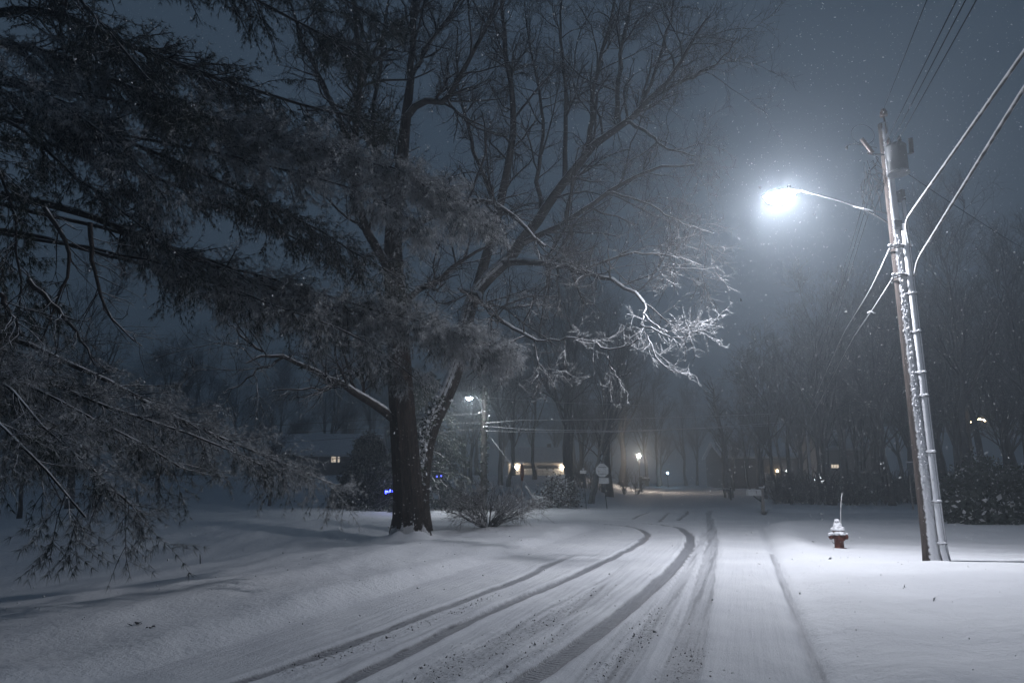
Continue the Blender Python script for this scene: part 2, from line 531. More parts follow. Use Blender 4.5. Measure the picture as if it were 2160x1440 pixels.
def smooth_line(pts, n):
    pts = np.asarray(pts, float)
    seg = np.linalg.norm(np.diff(pts, axis=0), axis=1)
    cum = np.concatenate([[0], np.cumsum(seg)])
    tt = np.linspace(0, cum[-1], n)
    out = np.stack([np.interp(tt, cum, pts[:, i]) for i in range(pts.shape[1])], 1)
    for _ in range(2):
        out[1:-1] = .25 * out[:-2] + .5 * out[1:-1] + .25 * out[2:]
    return out

def line_dist(x, y, poly):
    best = np.full(x.shape, 1e9); along = np.zeros(x.shape)
    L = len(poly) - 1
    for i in range(L):
        a, b = poly[i], poly[i + 1]
        ab = b - a
        q = np.clip(((x - a[0]) * ab[0] + (y - a[1]) * ab[1]) / (ab @ ab), 0, 1)
        dd = np.hypot(x - a[0] - q * ab[0], y - a[1] - q * ab[1])
        m = dd < best
        best = np.where(m, dd, best); along = np.where(m, (i + q) / L, along)
    return best, along

def ground_and_road():
    rad = np.concatenate([np.linspace(.4, 4, 8)[:-1], 4 * 1.0050 ** np.arange(0, 240), 4 * 1.0050 ** 240 * 1.0115 ** np.arange(0, 120), [55, 60, 66, 73, 81, 90, 100, 112, 126, 142, 160, 180, 200]])
    rad = rad[(rad < 52) | (rad > 53)]
    fine = np.radians(np.arange(-41, 41.01, .16))
    coarse = np.radians(np.concatenate([np.arange(44, 316.1, 4)]))
    ang = np.concatenate([fine, coarse])
    A, R = np.meshgrid(ang, rad)
    X = R * np.sin(A); Y = R * np.cos(A)
    x = X.ravel(); y = Y.ravel()
    z = H(x, y)
    packed = np.zeros_like(x); crumb = np.zeros_like(x); tread = np.zeros_like(x)
    near = np.where((y > 3) & (y < 46) & (np.abs(x) < 26) & (road_fields(x, y)[0] < 1.2))[0]
    nx, ny = x[near], y[near]
    dz = np.zeros_like(nx); pk = np.zeros_like(nx); cr = np.zeros_like(nx); trd = np.zeros_like(nx)
    for pts, w, dep, amt, keep in TR:
        g = np.array([G(*p)[:2] for p in pts])
        if pts[0][1] > 1400:
            g = np.vstack([g[0] + (g[0] - g[1]) / np.linalg.norm(g[0] - g[1]) * 5, g])
        g = smooth_line(g, 60)
        d, al = line_dist(nx, ny, g)
        d = d + .012 * und(nx, ny, 2.2, 3) + .006 * und(nx, ny, .4, 9)
        fade = 1 - sstep(keep - .15, keep + .001, al) if keep < 1 else 1 - .6 * sstep(.93, 1, al)
        rut = 1 - sstep(w * .45, w * .56, d)
        trd = np.where(rut > .05, al * np.linalg.norm(np.diff(g, axis=0), axis=1).sum(), trd)
        dz -= dep * rut * fade
        dz += dep * .55 * np.exp(-((d - w * .78) / (w * .22)) ** 2) * fade
        pk = np.maximum(pk, amt * rut * fade)
    gd, gt, gs = road_fields(nx, ny)
    pk = np.maximum(pk, .62 * np.exp(-((gd + .07) / .08) ** 2) * (gt > 0) * (gs < 13))
    for pts, w in CRUMB:
        g = smooth_line(np.array([G(*p)[:2] for p in pts]), 20)
        d, al = line_dist(nx, ny, g)
        cr = np.maximum(cr, np.exp(-(d / w) ** 2) * (1 - sstep(.85, 1, al)))
    dz += (.004 * und(nx, ny, .22, 1) + .003 * und(nx, ny, .11, 13)) * (ny < 16) * np.clip(.5 + 1.2 * cr + pk * .3, 0, 1.6)
    z[near] += dz; packed[near] = pk; crumb[near] = cr; tread[near] = trd
    nr, na = len(rad), len(ang)
    I = np.arange(nr * na).reshape(nr, na)
    J = np.roll(I, -1, axis=1)
    quads = np.stack([I[:-1], J[:-1], J[1:], I[1:]], -1).reshape(-1, 4)[:, ::-1]
    V = np.stack([x, y, z], 1)
    cx = V[quads].mean(1)
    isroad = (road_fields(cx[:, 0], cx[:, 1])[0] < .0) & (np.hypot(cx[:, 0], cx[:, 1]) < 130)
    for nm, msk, mt in (('snow_ground', ~isroad, M['snow']), ('road', isroad, M['road'])):
        q = quads[msk]
        used, inv = np.unique(q, return_inverse=True)
        o = np_mesh(nm, V[used], inv.reshape(-1, 4), mt)
        tag(o, kind='structure')
        if nm == 'road':
            for an, arr in (('packed', packed), ('crumb', crumb), ('tread', tread)):
                at = o.data.attributes.new(an, 'FLOAT', 'POINT')
                at.data.foreach_set('value', arr[used].astype(np.float32))
            tag(o, 'snow covered road with dark curving tyre tracks', None)
        else:
            tag(o, 'snow covered lawns and verges', None)
    # middle patch under the camera
    m = np.concatenate([[[0, 0, Hz(0, 0)]], V[:na]])
    o = np_mesh('snow_ground', m, [(0, 1 + (k + 1) % na, 1 + k) for k in range(na)], M['road'])
    tag(o, 'snow on the road at the camera', None, kind='structure')
ground_and_road()

# ------------------------------------------------------------------ the snowy air
def haze():
    m = bpy.data.materials.new('snow_haze')
    m.use_nodes = True
    nt = m.node_tree
    nt.nodes.clear()
    v = node(nt, 'ShaderNodeVolumePrincipled')
    v.inputs['Color'].default_value = (.80, .90, 1.0, 1)
    v.inputs['Density'].default_value = HAZE_DENSITY
    v.inputs['Anisotropy'].default_value = 0.6
    o = node(nt, 'ShaderNodeOutputMaterial')
    nt.links.new(v.outputs[0], o.inputs['Volume'])
    b = MB().box((0, 0, 15.5), (420, 420, 35))
    ob = b.build('haze', m)
    tag(ob, 'cold snowy night haze', None, kind='stuff')
haze()

# ------------------------------------------------------------------ branching tools
def resample(pts, n, jit=0.0):
    o = smooth_line(pts, n)
    if jit:
        o[1:-1] += rng.normal(size=(n - 2, 3)) * jit
    return o

def sprout(Pp, Rr, counts, tr=(.2, 1), L=(1, 2), ang=(30, 60), n=4, jit=.15, up=0.0, rr=.6, rmin=.004, rmax=9, lenfall=.4, bias=None, flat=0.0):
    Mn, n0 = Pp.shape[:2]
    counts = np.asarray(counts)
    idx = np.repeat(np.arange(Mn), counts)
    K = len(idx)
    t = rng.uniform(tr[0], tr[1], K)
    f = t * (n0 - 1); i = np.minimum(f.astype(int), n0 - 2); a = (f - i)[:, None]
    p = Pp[idx, i] * (1 - a) + Pp[idx, i + 1] * a
    rad = Rr[idx, i] * (1 - a[:, 0]) + Rr[idx, i + 1] * a[:, 0]
    tan = norm(Pp[idx, i + 1] - Pp[idx, i])
    rv = rng.normal(size=(K, 3))
    if flat: rv[:, 2] *= (1 - flat)
    perp = norm(rv - (rv * tan).sum(1, keepdims=True) * tan)
    al = np.radians(rng.uniform(ang[0], ang[1], K))[:, None]
    d = np.cos(al) * tan + np.sin(al) * perp
    d[:, 2] += up
    if bias is not None: d += np.asarray(bias)
    d = norm(d)
    ln = rng.uniform(L[0], L[1], K) * (1 - lenfall * t)
    r0 = np.clip(rad * rr * rng.uniform(.7, 1, K), rmin, rmax)
    Q = [p]
    for k in range(1, n):
        d = norm(d + rng.normal(size=(K, 3)) * jit + np.array([0, 0, up * .35]))
        Q.append(Q[-1] + d * (ln / (n - 1))[:, None])
    Q = np.stack(Q, 1)
    tap = np.linspace(1, .4, n)[None] * r0[:, None]
    return Q, tap

def tubes(batches):
    """batches of (points (M,n,3), radii (M,n), sides) -> verts, quads"""
    VV, FF, b = [], [], 0
    for pts, rad, k in batches:
        Mn, n = pts.shape[:2]
        if Mn == 0: continue
        tan = norm(np.gradient(pts, axis=1))
        ov = norm(pts[:, -1] - pts[:, 0])
        ref = np.eye(3)[np.argmin(np.abs(ov), axis=1)][:, None, :]
        u = norm(np.cross(tan, ref)); w = np.cross(tan, u)
        a = 2 * np.pi * np.arange(k) / k
        ring = pts[:, :, None] + rad[:, :, None, None] * (np.cos(a)[None, None, :, None] * u[:, :, None] + np.sin(a)[None, None, :, None] * w[:, :, None])
        VV.append(ring.reshape(-1, 3))
        I = np.arange(Mn * n * k).reshape(Mn, n, k) + b
        J = np.roll(I, -1, axis=2)
        FF.append(np.stack([I[:, :-1], J[:, :-1], J[:, 1:], I[:, 1:]], -1).reshape(-1, 4))
        b += Mn * n * k
    return np.concatenate(VV), np.concatenate(FF)

def limb_arr(pts, r0, r1, n=14, jit=.02):
    q = resample(pts, n, jit)
    return q[None], np.linspace(r0, r1, n)[None]

def needles(Q, m, L=(.08, .13), w=.0045, droop=.3, spread=.8, skip=1):
    """tufts of thin needles at the points of the twigs Q (K,n,3)"""
    K, n = Q.shape[:2]
    p = Q[:, skip:].reshape(-1, 3)
    tan = norm(np.gradient(Q, axis=1))[:, skip:].reshape(-1, 3)
    N = len(p)
    p = np.repeat(p, m, 0); tan = np.repeat(tan, m, 0)
    rv = rng.normal(size=p.shape)
    perp = norm(rv - (rv * tan).sum(1, keepdims=True) * tan)
    d = norm(tan * rng.uniform(.4, 1.1, (len(p), 1)) + perp * spread * rng.uniform(.3, 1, (len(p), 1)) + np.array([0, 0, -droop]))
    side = norm(np.cross(d, rng.normal(size=p.shape)))
    ln = rng.uniform(L[0], L[1], (len(p), 1))
    base = p + d * .005
    V = np.stack([base - side * w, base + side * w, base + d * ln + np.array([0, 0, -.15]) * ln], 1).reshape(-1, 3)
    F = np.arange(len(V)).reshape(-1, 3)
    return V, F, d, N

# ------------------------------------------------------------------ near bare trees by the road
def big_tree(name, label, group, base, trunk, tr_r, limbs, sub_n, rime_limbs=(), trunk_mat=None, dens=1.0, extra=None):
    """trunk: list of (px,py,Y); limbs: list of (points, r0, r1)"""
    root = empty(name, base, 0, label, 'tree', group)
    o3 = np.array(base)
    tp = resample(np.array([P(*q) for q in trunk]), 26, .0)
    tp[0] = o3 - np.array([0, 0, .25])
    rr = np.interp(np.linspace(0, 1, 26), np.linspace(0, 1, len(tr_r)), tr_r)
    # trunk ring mesh with ridges and root flare
    k = 72
    tan = norm(np.gradient(tp, axis=0))
    u = norm(np.cross(tan, np.array([0, 1, 0]))); w = np.cross(tan, u)
    a = 2 * np.pi * np.arange(k) / k
    hgt = tp[:, 2] - tp[0, 2]
    lob = 1 + .03 * np.sin(3 * a + 1)[None] + .03 * np.sin(7 * a)[None] + (.55 * np.exp(-hgt / .35))[:, None] * (.35 + .65 * np.clip(np.sin(2.5 * a + .6), 0, 1) ** 2)[None]
    rid = np.cumsum(rng.normal(size=(26, k)) * .35, 0) * .012 + rng.choice([-.035, .0, .03], k)[None] + .010 * rng.normal(size=(26, k))
    lob = lob * (1 + np.clip(rid, -.06, .06))
    ring = tp[:, None] + (rr[:, None] * lob)[..., None] * (np.cos(a)[None, :, None] * u[:, None] + np.sin(a)[None, :, None] * w[:, None])
    I = np.arange(26 * k).reshape(26, k); J = np.roll(I, -1, 1)
    np_mesh('trunk', ring.reshape(-1, 3), np.stack([I[:-1], J[:-1], J[1:], I[1:]], -1).reshape(-1, 4), trunk_mat or M['bark'], root, origin=o3)
    LP, LR = [], []
    for pts, r0, r1 in limbs:
        q, r = limb_arr(np.array([P(*p) for p in pts]), r0, r1, 14, .03)
        LP.append(q); LR.append(r)
        v, f = tubes([(q, r, 9)])
        np_mesh('limb', v, f, M['limb'], root, origin=o3)
    LP = np.concatenate(LP); LR = np.concatenate(LR)
    lens = np.linalg.norm(np.diff(LP, axis=1), axis=2).sum(1)
    plain_i = [i for i in range(len(limbs)) if i not in rime_limbs]
    A = LP[plain_i]; AR = LR[plain_i]
    b1, r1 = sprout(A, AR, np.maximum(2, (lens[plain_i] * sub_n * dens)).astype(int), (.12, 1), (1.4, 3.8), (30, 68), 8, .17, .05, .55, .012, .055, .4)
    b2, r2 = sprout(b1, r1, rng.integers(8, 13, len(b1)), (.15, 1), (.6, 1.6), (30, 65), 5, .2, .04, .6, .008, .03, .4)
    b3, r3 = sprout(b2, r2, rng.integers(6, 10, len(b2)), (.1, 1), (.22, .65), (30, 70), 3, .25, .04, .7, .0062, .012, .3)
    v, f = tubes([(b1, r1, 5), (b2, r2, 4), (b3, r3, 3)])
    tw = np_mesh('twigs', v, f, M['twig'], root, origin=o3)
    tag(tw, kind='stuff')
    if rime_limbs:
        ri = list(rime_limbs)
        b1, r1 = sprout(LP[ri], LR[ri], np.maximum(3, lens[ri] * 2.7).astype(int), (.25, 1), (.35, .95), (25, 75), 6, .16, -.12, .6, .008, .022, .3)
        b2, r2 = sprout(b1, r1, rng.integers(4, 8, len(b1)), (.1, 1), (.25, .7), (25, 70), 5, .2, .03, .75, .006, .014, .3)
        b3, r3 = sprout(b2, r2, rng.integers(3, 6, len(b2)), (.15, 1), (.05, .16), (35, 75), 3, .2, .1, .9, .0045, .009, .2)
        v, f = tubes([(b1, r1, 5), (b2, r2, 4), (b3, r3, 4)])
        # buds and crumbs of snow caught along the twigs
        tw = np_mesh('snowy_twigs', v, f, M['rime'], root, origin=o3)
        tag(tw, 'twigs crusted white with snow in the lamplight', kind='stuff')
    return root, LP, LR

baseA = G(866, 1132); baseA[2] = Hz(baseA[0], baseA[1])
YA = baseA[1]
treeA, LPA, LRA = big_tree('bare_tree', 'thick dark upright trunk with ridged bark and snow at its foot', 'roadside trees',
    tuple(baseA),
    [(866, 1132, YA), (862, 1040, YA), (856, 950, YA), (848, 850, YA), (842, 750, YA), (836, 650, YA), (830, 560, YA), (829, 480, YA), (840, 410, YA), (850, 330, YA), (856, 250, YA), (867, 165, YA)],
    [.51, .45, .42, .40, .37, .35, .32, .28, .24, .20, .17, .13],
    [
        ([(866, 175, YA), (868, 160, YA), (870, 120, YA), (871, 60, YA), (874, -40, YA), (880, -200, YA)], .13, .05),
        ([(832, 590, YA), (795, 525, YA - .3), (745, 430, YA - .6), (742, 300, YA - .8), (768, 165, YA - .9), (748, 60, YA - .9), (740, -80, YA - .9)], .17, .06),
        ([(768, 165, YA - .9), (790, 100, YA - .5), (850, 40, YA), (900, 10, YA + .4)], .09, .03),
        ([(856, 250, YA), (880, 225, YA - .4), (902, 198, YA - .7), (930, 205, YA - 1), (926, 240, YA - 1.1), (955, 190, YA - 1.3), (990, 125, YA - 1.4), (1050, 0, YA - 1.6), (1080, -60, YA - 1.6)], .14, .035),
        ([(836, 512, YA), (890, 462, YA - .5), (943, 436, YA - .9), (1006, 416, YA - 1.2), (1052, 424, YA - 1.5), (1108, 482, YA - 1.8), (1150, 520, YA - 2.2)], .15, .05),
        ([(835, 885, YA), (790, 850, YA - .3), (730, 815, YA - .7), (680, 792, YA - 1.0), (632, 770, YA - 1.3), (604, 752, YA - 1.5), (575, 738, YA - 1.8), (545, 748, YA - 2.0), (520, 765, YA - 2.2)], .17, .03),
        ([(604, 752, YA - 1.5), (560, 770, YA - 1.6), (520, 800, YA - 1.8), (470, 830, YA - 2)], .05, .015),
        ([(555, 742, YA - 1.9), (520, 720, YA - 2.1), (490, 690, YA - 2.2), (462, 668, YA - 2.2)], .05, .02),
        ([(838, 650, YA), (880, 612, YA - .4), (930, 584, YA - .8), (1000, 530, YA - 1.2), (1060, 500, YA - 1.5)], .13, .03),
        ([(866, 165, YA), (905, 90, YA + .4), (960, 20, YA + .8), (1010, -60, YA + 1)], .10, .03),
        ([(742, 300, YA - .8), (690, 200, YA - .6), (640, 80, YA - .4), (600, -40, YA - .2)], .11, .04),
        ([(828, 470, YA), (800, 380, YA + .6), (780, 280, YA + 1), (800, 150, YA + 1.4), (820, 0, YA + 1.6)], .12, .04),
    ], 2.1, trunk_mat=M['bark_foot'])

YB = YA + 2.6
bB = P(884, 1100, YB); baseB = (float(bB[0]), float(YB), Hz(bB[0], YB))
treeB, LPB, LRB = big_tree('leaning_tree', 'leaning trunk with snow plastered bark behind the upright trunk', 'roadside trees',
    baseB,
    [(884, 1100, YB), (888, 1000, YB), (899, 930, YB), (914, 885, YB), (943, 830, YB - .1), (968, 765, YB - .2), (980, 700, YB - .3), (990, 640, YB - .4), (1012, 600, YB - .5), (1045, 572, YB - .7), (1080, 540, YB - .9)],
    [.36, .32, .31, .30, .29, .28, .27, .26, .25, .23, .21],
    [
        ([(1075, 545, YB - .9), (1112, 490, YB - 1.2), (1142, 450, YB - 1.5), (1192, 380, YB - 2), (1242, 310, YB - 2.5), (1300, 266, YB - 3), (1342, 246, YB - 3.4), (1400, 185, YB - 3.9), (1450, 110, YB - 4.2), (1490, 40, YB - 4.4)], .22, .04),
        ([(1008, 602, YB - .5), (1036, 520, YB - .6), (1050, 440, YB - .8), (1072, 360, YB - 1), (1088, 270, YB - 1.2), (1085, 210, YB - 1.3), (1066, 130, YB - 1.4), (1060, 20, YB - 1.5), (1050, -80, YB - 1.6)], .20, .04),
        ([(1060, 555, YB - .8), (1110, 550, YB - 1.6), (1160, 556, YB - 2.6), (1230, 570, YB - 3.8), (1300, 592, YB - 5), (1338, 612, YB - 5.8), (1360, 640, YB - 6.2)], .15, .045),
        ([(1098, 515, YB - 1.1), (1150, 490, YB - 1.6), (1205, 460, YB - 2.2), (1278, 408, YB - 3), (1352, 362, YB - 3.8), (1400, 352, YB - 4.3), (1465, 347, YB - 4.8)], .13, .03),
        ([(1320, 258, YB - 3.2), (1348, 264, YB - 3.6), (1380, 296, YB - 4), (1425, 322, YB - 4.6), (1470, 330, YB - 5)], .08, .02),
        ([(1300, 250, YB - 3), (1303, 190, YB - 3), (1306, 140, YB - 3), (1320, 60, YB - 3.1), (1336, -20, YB - 3.2), (1345, -90, YB - 3.2)], .09, .03),
        ([(1242, 312, YB - 2.5), (1250, 230, YB - 2.6), (1263, 140, YB - 2.7), (1298, 0, YB - 2.8), (1310, -80, YB - 2.8)], .10, .03),
        ([(1192, 380, YB - 2), (1190, 300, YB - 1.8), (1200, 200, YB - 1.6), (1180, 90, YB - 1.5), (1190, -40, YB - 1.5)], .10, .03),
        ([(975, 612, YB - .3), (1002, 610, YB - 1.2), (1038, 665, YB - 2.6), (1070, 685, YB - 3.6), (1098, 698, YB - 4.4), (1132, 718, YB - 5.2)], .11, .05),
        ([(1132, 718, YB - 5.2), (1170, 722, YB - 5.8), (1220, 711, YB - 6.6), (1260, 725, YB - 7.2), (1282, 740, YB - 7.6), (1320, 735, YB - 8), (1350, 712, YB - 8.2)], .040, .016),
        ([(1360, 640, YB - 6.2), (1358, 660, YB - 7), (1352, 690, YB - 8.0), (1380, 700, YB - 8.4), (1420, 712, YB - 8.8), (1462, 712, YB - 9.2), (1490, 695, YB - 9.4)], .030, .012),
        ([(1355, 680, YB - 7.8), (1370, 720, YB - 8.2), (1385, 755, YB - 8.5), (1410, 778, YB - 8.7), (1440, 788, YB - 8.9)], .024, .010),
        ([(1356, 662, YB - 7.4), (1385, 685, YB - 8.2), (1410, 704, YB - 8.7), (1450, 690, YB - 9.2), (1478, 682, YB - 9.4)], .024, .010),
        ([(1282, 740, YB - 7.6), (1284, 765, YB - 7.7), (1296, 790, YB - 7.8), (1310, 800, YB - 7.9), (1330, 780, YB - 8)], .020, .009),
        ([(1142, 745, YB - 5.6), (1133, 770, YB - 5.7), (1137, 810, YB - 5.8), (1134, 832, YB - 5.9), (1118, 838, YB - 6)], .014, .008),
        ([(1190, 718, YB - 6), (1192, 760, YB - 6.2), (1194, 790, YB - 6.3), (1198, 806, YB - 6.4)], .014, .008),
        ([(1398, 195, YB - 3.9), (1450, 170, YB - 4.4), (1510, 140, YB - 5), (1555, 80, YB - 5.4)], .06, .02),
        ([(1142, 450, YB - 1.5), (1130, 360, YB - 1.2), (1150, 260, YB - 1), (1130, 160, YB - .8), (1110, 40, YB - .6)], .09, .03),
        ([(1050, 440, YB - .8), (1010, 360, YB - .6), (985, 260, YB - .4), (960, 160, YB - .2), (965, 60, YB)], .09, .03),
        ([(1342, 246, YB - 3.4), (1380, 160, YB - 3.6), (1410, 60, YB - 3.7), (1430, -40, YB - 3.8)], .08, .025),
        ([(1278, 408, YB - 3), (1340, 420, YB - 3.8), (1400, 450, YB - 4.6), (1460, 480, YB - 5.2), (1500, 490, YB - 5.6)], .05, .015),
        ([(1230, 570, YB - 3.8), (1290, 545, YB - 4.4), (1350, 530, YB - 5), (1420, 540, YB - 5.6), (1480, 560, YB - 6)], .05, .015),
    ], 2.3, rime_limbs=(9, 10, 11, 12, 13, 14, 15), trunk_mat=M['vine_bark'])

# vines and snow clinging to the leaning trunk
def ivy():
    pts = [P(*q) for q in [(890, 1060, YB), (892, 1000, YB), (901, 930, YB), (916, 885, YB), (938, 840, YB - .1)]]
    q = resample(np.array(pts), 40)
    n = 1500
    i = rng.integers(0, 40, n)
    a = rng.normal(math.pi * 1.25, .55, n)
    p = q[i] + np.stack([np.cos(a), np.sin(a), np.zeros(n)], 1) * rng.uniform(.28, .40, (n, 1)) + rng.normal(size=(n, 3)) * .04
    s = rng.uniform(.03, .09, (n, 1))
    u = norm(rng.normal(size=(n, 3))); w = norm(np.cross(u, rng.normal(size=(n, 3))))
    V = np.stack([p - u * s, p - w * s * .7, p + u * s, p + w * s * .7], 1).reshape(-1, 3)
    o = np_mesh('vine_leaves', V, np.arange(4 * n).reshape(-1, 4), [M['leaf'], M['drift']], treeB, smooth=False, mat_idx=(rng.random(n) < .55).astype(int), origin=baseB)
    tag(o, 'small vine leaves caked with snow', kind='stuff')
ivy()

# snow banked against the foot of the upright trunk
def trunk_snow():
    n, m = 40, 9
    V = []
    for i in range(m):
        t = i / (m - 1)
        for k in range(n):
            a = 2 * math.pi * k / n
            front = .5 - .5 * math.sin(a)
            r = 1.75 - 1.12 * t
            h = (.05 + .20 * front * (1 + .25 * math.sin(5 * a) + .15 * math.sin(9 * a + 1))) * t ** 2.0 - .03 * (1 - t)
            V.append((baseA[0] + r * math.cos(a), baseA[1] + r * math.sin(a), Hz(baseA[0] + r * math.cos(a), baseA[1] + r * math.sin(a)) + h))
    I = np.arange(n * m).reshape(m, n); J = np.roll(I, -1, 1)
    np_mesh('foot_drift', V, np.stack([I[:-1], J[:-1], J[1:], I[1:]], -1).reshape(-1, 4), M['drift'], treeA, origin=tuple(baseA))
trunk_snow()

# ------------------------------------------------------------------ pine whose boughs reach in from the left
PT = np.array([-13.0, 12.8])
def pine():
    base = (float(PT[0]), float(PT[1]), Hz(*PT))
    root = empty('pine_tree', base, 0, 'large dark pine reaching its drooping snowy boughs in from the left', 'tree', 'roadside trees')
    mb = MB()
    zs = np.linspace(-.3, 21, 22)
    mb.tube([(PT[0] + .1 * math.sin(z * .4), PT[1] + .08 * math.cos(z * .5), z + base[2]) for z in zs], [.55 * (1 - z / 25) + .25 * math.exp(-max(z, 0) / .4) + .02 for z in zs], 20)
    mb.build('trunk', M['bark'], root, origin=base)
    def start(z): return np.array([PT[0], PT[1], z])
    B = [  # start height on the trunk, path, radii, leafy from, density, snow share
        (12.5, [(100, -180, 12.4), (400, -70, 12.9), (600, 30, 13.4), (760, 120, 13.8)], .12, .02, .3, 1.3, .05),
        (10.8, [(90, 8, 12.4), (280, 100, 12.7), (450, 165, 13.0), (650, 225, 13.4), (800, 260, 13.7)], .12, .02, .25, 1.3, .10),
        (9.8, [(0, 70, 12.2), (250, 175, 12.4), (450, 255, 12.7), (650, 315, 13.1), (850, 350, 13.7), (960, 410, 14.0), (1040, 488, 14.2)], .11, .012, .22, 1.7, .42),
        (9.0, [(0, 150, 11.0), (130, 215, 11.1), (270, 320, 11.3), (350, 420, 11.5)], .08, .012, .25, 1.4, .40),
        (8.2, [(14, 232, 11.2), (49, 267, 11.3), (155, 370, 11.5), (253, 443, 11.7), (334, 503, 11.9), (420, 580, 12.1)], .08, .012, .55, .9, .15),
        (7.4, [(0, 405, 12.1), (134, 429, 12.3), (225, 465, 12.5), (317, 507, 12.7), (420, 550, 12.9), (600, 620, 13.3), (800, 672, 13.8), (950, 708, 14.2), (1062, 744, 14.5)], .12, .012, .38, 1.7, .38),
        (9.2, [(200, 270, 12.0), (387, 345, 12.3), (470, 385, 12.5), (546, 415, 12.7), (650, 470, 12.9), (740, 525, 13.1), (850, 590, 13.4)], .09, .012, .3, 1.4, .22),
        (5.4, [(0, 708, 9.8), (81, 729, 9.9), (141, 757, 10.0), (246, 803, 10.2), (317, 852, 10.4), (387, 891, 10.6), (480, 935, 10.9), (600, 965, 11.2), (700, 1020, 11.5)], .11, .012, .66, 1.35, .45),
        (5.0, [(0, 775, 9.1), (141, 817, 9.2), (200, 852, 9.3), (288, 884, 9.5), (370, 901, 9.7), (422, 922, 9.9), (485, 936, 10.1), (560, 985, 10.4)], .07, .012, .66, .9, .40),
        (4.8, [(0, 780, 8.3), (113, 827, 8.4), (170, 866, 8.5), (211, 898, 8.6), (285, 926, 8.7), (380, 985, 8.9)], .06, .012, .66, 1.0, .25),
        (4.4, [(0, 778, 7.0), (56, 840, 7.0), (84, 897, 7.0), (123, 939, 7.1), (160, 978, 7.1), (230, 1038, 7.3), (280, 1068, 7.4)], .06, .010, .55, 1.05, .40),
        (5.6, [(-80, 690, 9.1), (20, 760, 9.1), (50, 830, 9.2), (90, 900, 9.3), (120, 940, 9.4)], .06, .012, .4, 1.1, .15),
        (8.0, [(-80, 260, 9.7), (0, 330, 9.7), (30, 450, 9.7), (45, 560, 9.8), (40, 660, 9.8)], .06, .012, .2, 1.2, .10),
        (11.8, [(40, -120, 11.0), (160, -10, 11.1), (250, 90, 11.2), (330, 190, 11.3), (420, 260, 11.4)], .08, .012, .2, 1.3, .12),
        (13.2, [(200, -260, 13.0), (480, -130, 13.6), (700, -20, 14.2), (820, 60, 14.6)], .10, .02, .25, 1.0, .05),
        (7.0, [(100, 500, 13.2), (300, 560, 13.6), (450, 610, 13.9), (600, 660, 14.2), (760, 730, 14.4), (820, 790, 14.5)], .07, .012, .5, .9, .25),
        (8.8, [(100, 300, 13.0), (350, 380, 13.4), (560, 470, 13.7), (700, 540, 14.0), (800, 600, 14.2)], .07, .012, .4, .7, .15),
        (10.2, [(300, 220, 12.2), (560, 296, 12.6), (700, 318, 12.9), (830, 350, 13.2), (925, 398, 13.4), (965, 455, 13.5)], .06, .012, .55, 1.7, .55),
        (9.4, [(350, 300, 12.0), (600, 355, 12.3), (750, 395, 12.6), (850, 440, 12.8), (905, 485, 12.9)], .06, .012, .55, 1.3, .50),
        (7.8, [(300, 500, 12.8), (600, 600, 13.2), (800, 655, 13.6), (930, 690, 13.9), (1010, 715, 14.1), (1064, 738, 14.2)], .06, .012, .6, 1.7, .58),
        (7.0, [(300, 540, 12.4), (600, 650, 12.8), (740, 700, 13.0), (830, 750, 13.2), (880, 800, 13.3)], .05, .012, .6, .9, .40),
        (4.0, [(-60, 840, 6.5), (20, 890, 6.5), (70, 970, 6.6), (130, 1040, 6.6), (180, 1090, 6.7)], .05, .010, .45, .7, .25),
    ]
    tri = 0
    for bi, (z0, path, r0, r1, lf, den, snow) in enumerate(B):
        wide = 1.75 if bi in (0, 1, 3, 13, 14, 12) else 1.25
        pts = np.vstack([start(z0)[None], np.array([P(*q) for q in path])])
        n = 20
        q = resample(pts, n, .015)[None]
        r = (np.linspace(r0 ** .5, r1 ** .5, n) ** 2)[None]
        ln = np.linalg.norm(np.diff(q[0], axis=0), axis=1).sum()
        b1, q1 = sprout(q, r, [int(ln * (1 - lf) * 13 * den)], (lf, 1), (.45 * wide, 1.25 * wide), (30, 65), 7, .1, -.03, .5, .006, .022, .5, flat=.5, bias=(0, 0, -.22))
        b2, q2 = sprout(b1, q1, rng.integers(6, 10, len(b1)), (.2, 1), (.22, .5), (25, 60), 4, .14, -.04, .6, .004, .01, .3, flat=.4)
        v, f = tubes([(q, r, 9), (b1, q1, 4), (b2, q2, 3)])
        bo = np_mesh('bough', v, f, M['pine_limb'], root, origin=base)
        nd_ = (17, (.06, .11), .0021, .25, 1.1) if z0 < 6 else (13, (.08, .14), .0038, .33, 1.0)
        s1 = b1[:, 2:]
        V1, F1, d1, n1 = needles(s1, *nd_)
        V2, F2, d2, n2 = needles(b2, *nd_)
        V = np.concatenate([V1, V2]); F = np.concatenate([F1, F2 + len(V1)])
        d = np.concatenate([d1, d2])
        # snow caught on the upper, outer tufts in patches
        c = V[F[:, 0]]
        patch = .5 + .5 * np.sin(c[:, 0] * 5.1 + 1.3 * np.sin(c[:, 2] * 4)) * np.sin(c[:, 1] * 4.3 + c[:, 2] * 6.1)
        mi = (rng.random(len(F)) < np.clip((.7 if bi in (0, 1, 12, 13, 14) else 1.9 if bi in (2, 5, 17, 18, 19) else 1.35) * snow * (.6 + 1.6 * patch) * (1.2 + .6 * d[:, 2]), 0, .92)).astype(int)
        nd = np_mesh('needles', V - np.array(base), F, [M['needle'], M['needle_snow']], bo, smooth=False, mat_idx=mi)
        tag(nd, kind='stuff')
        tri += len(F)
    print('pine needle triangles', tri)
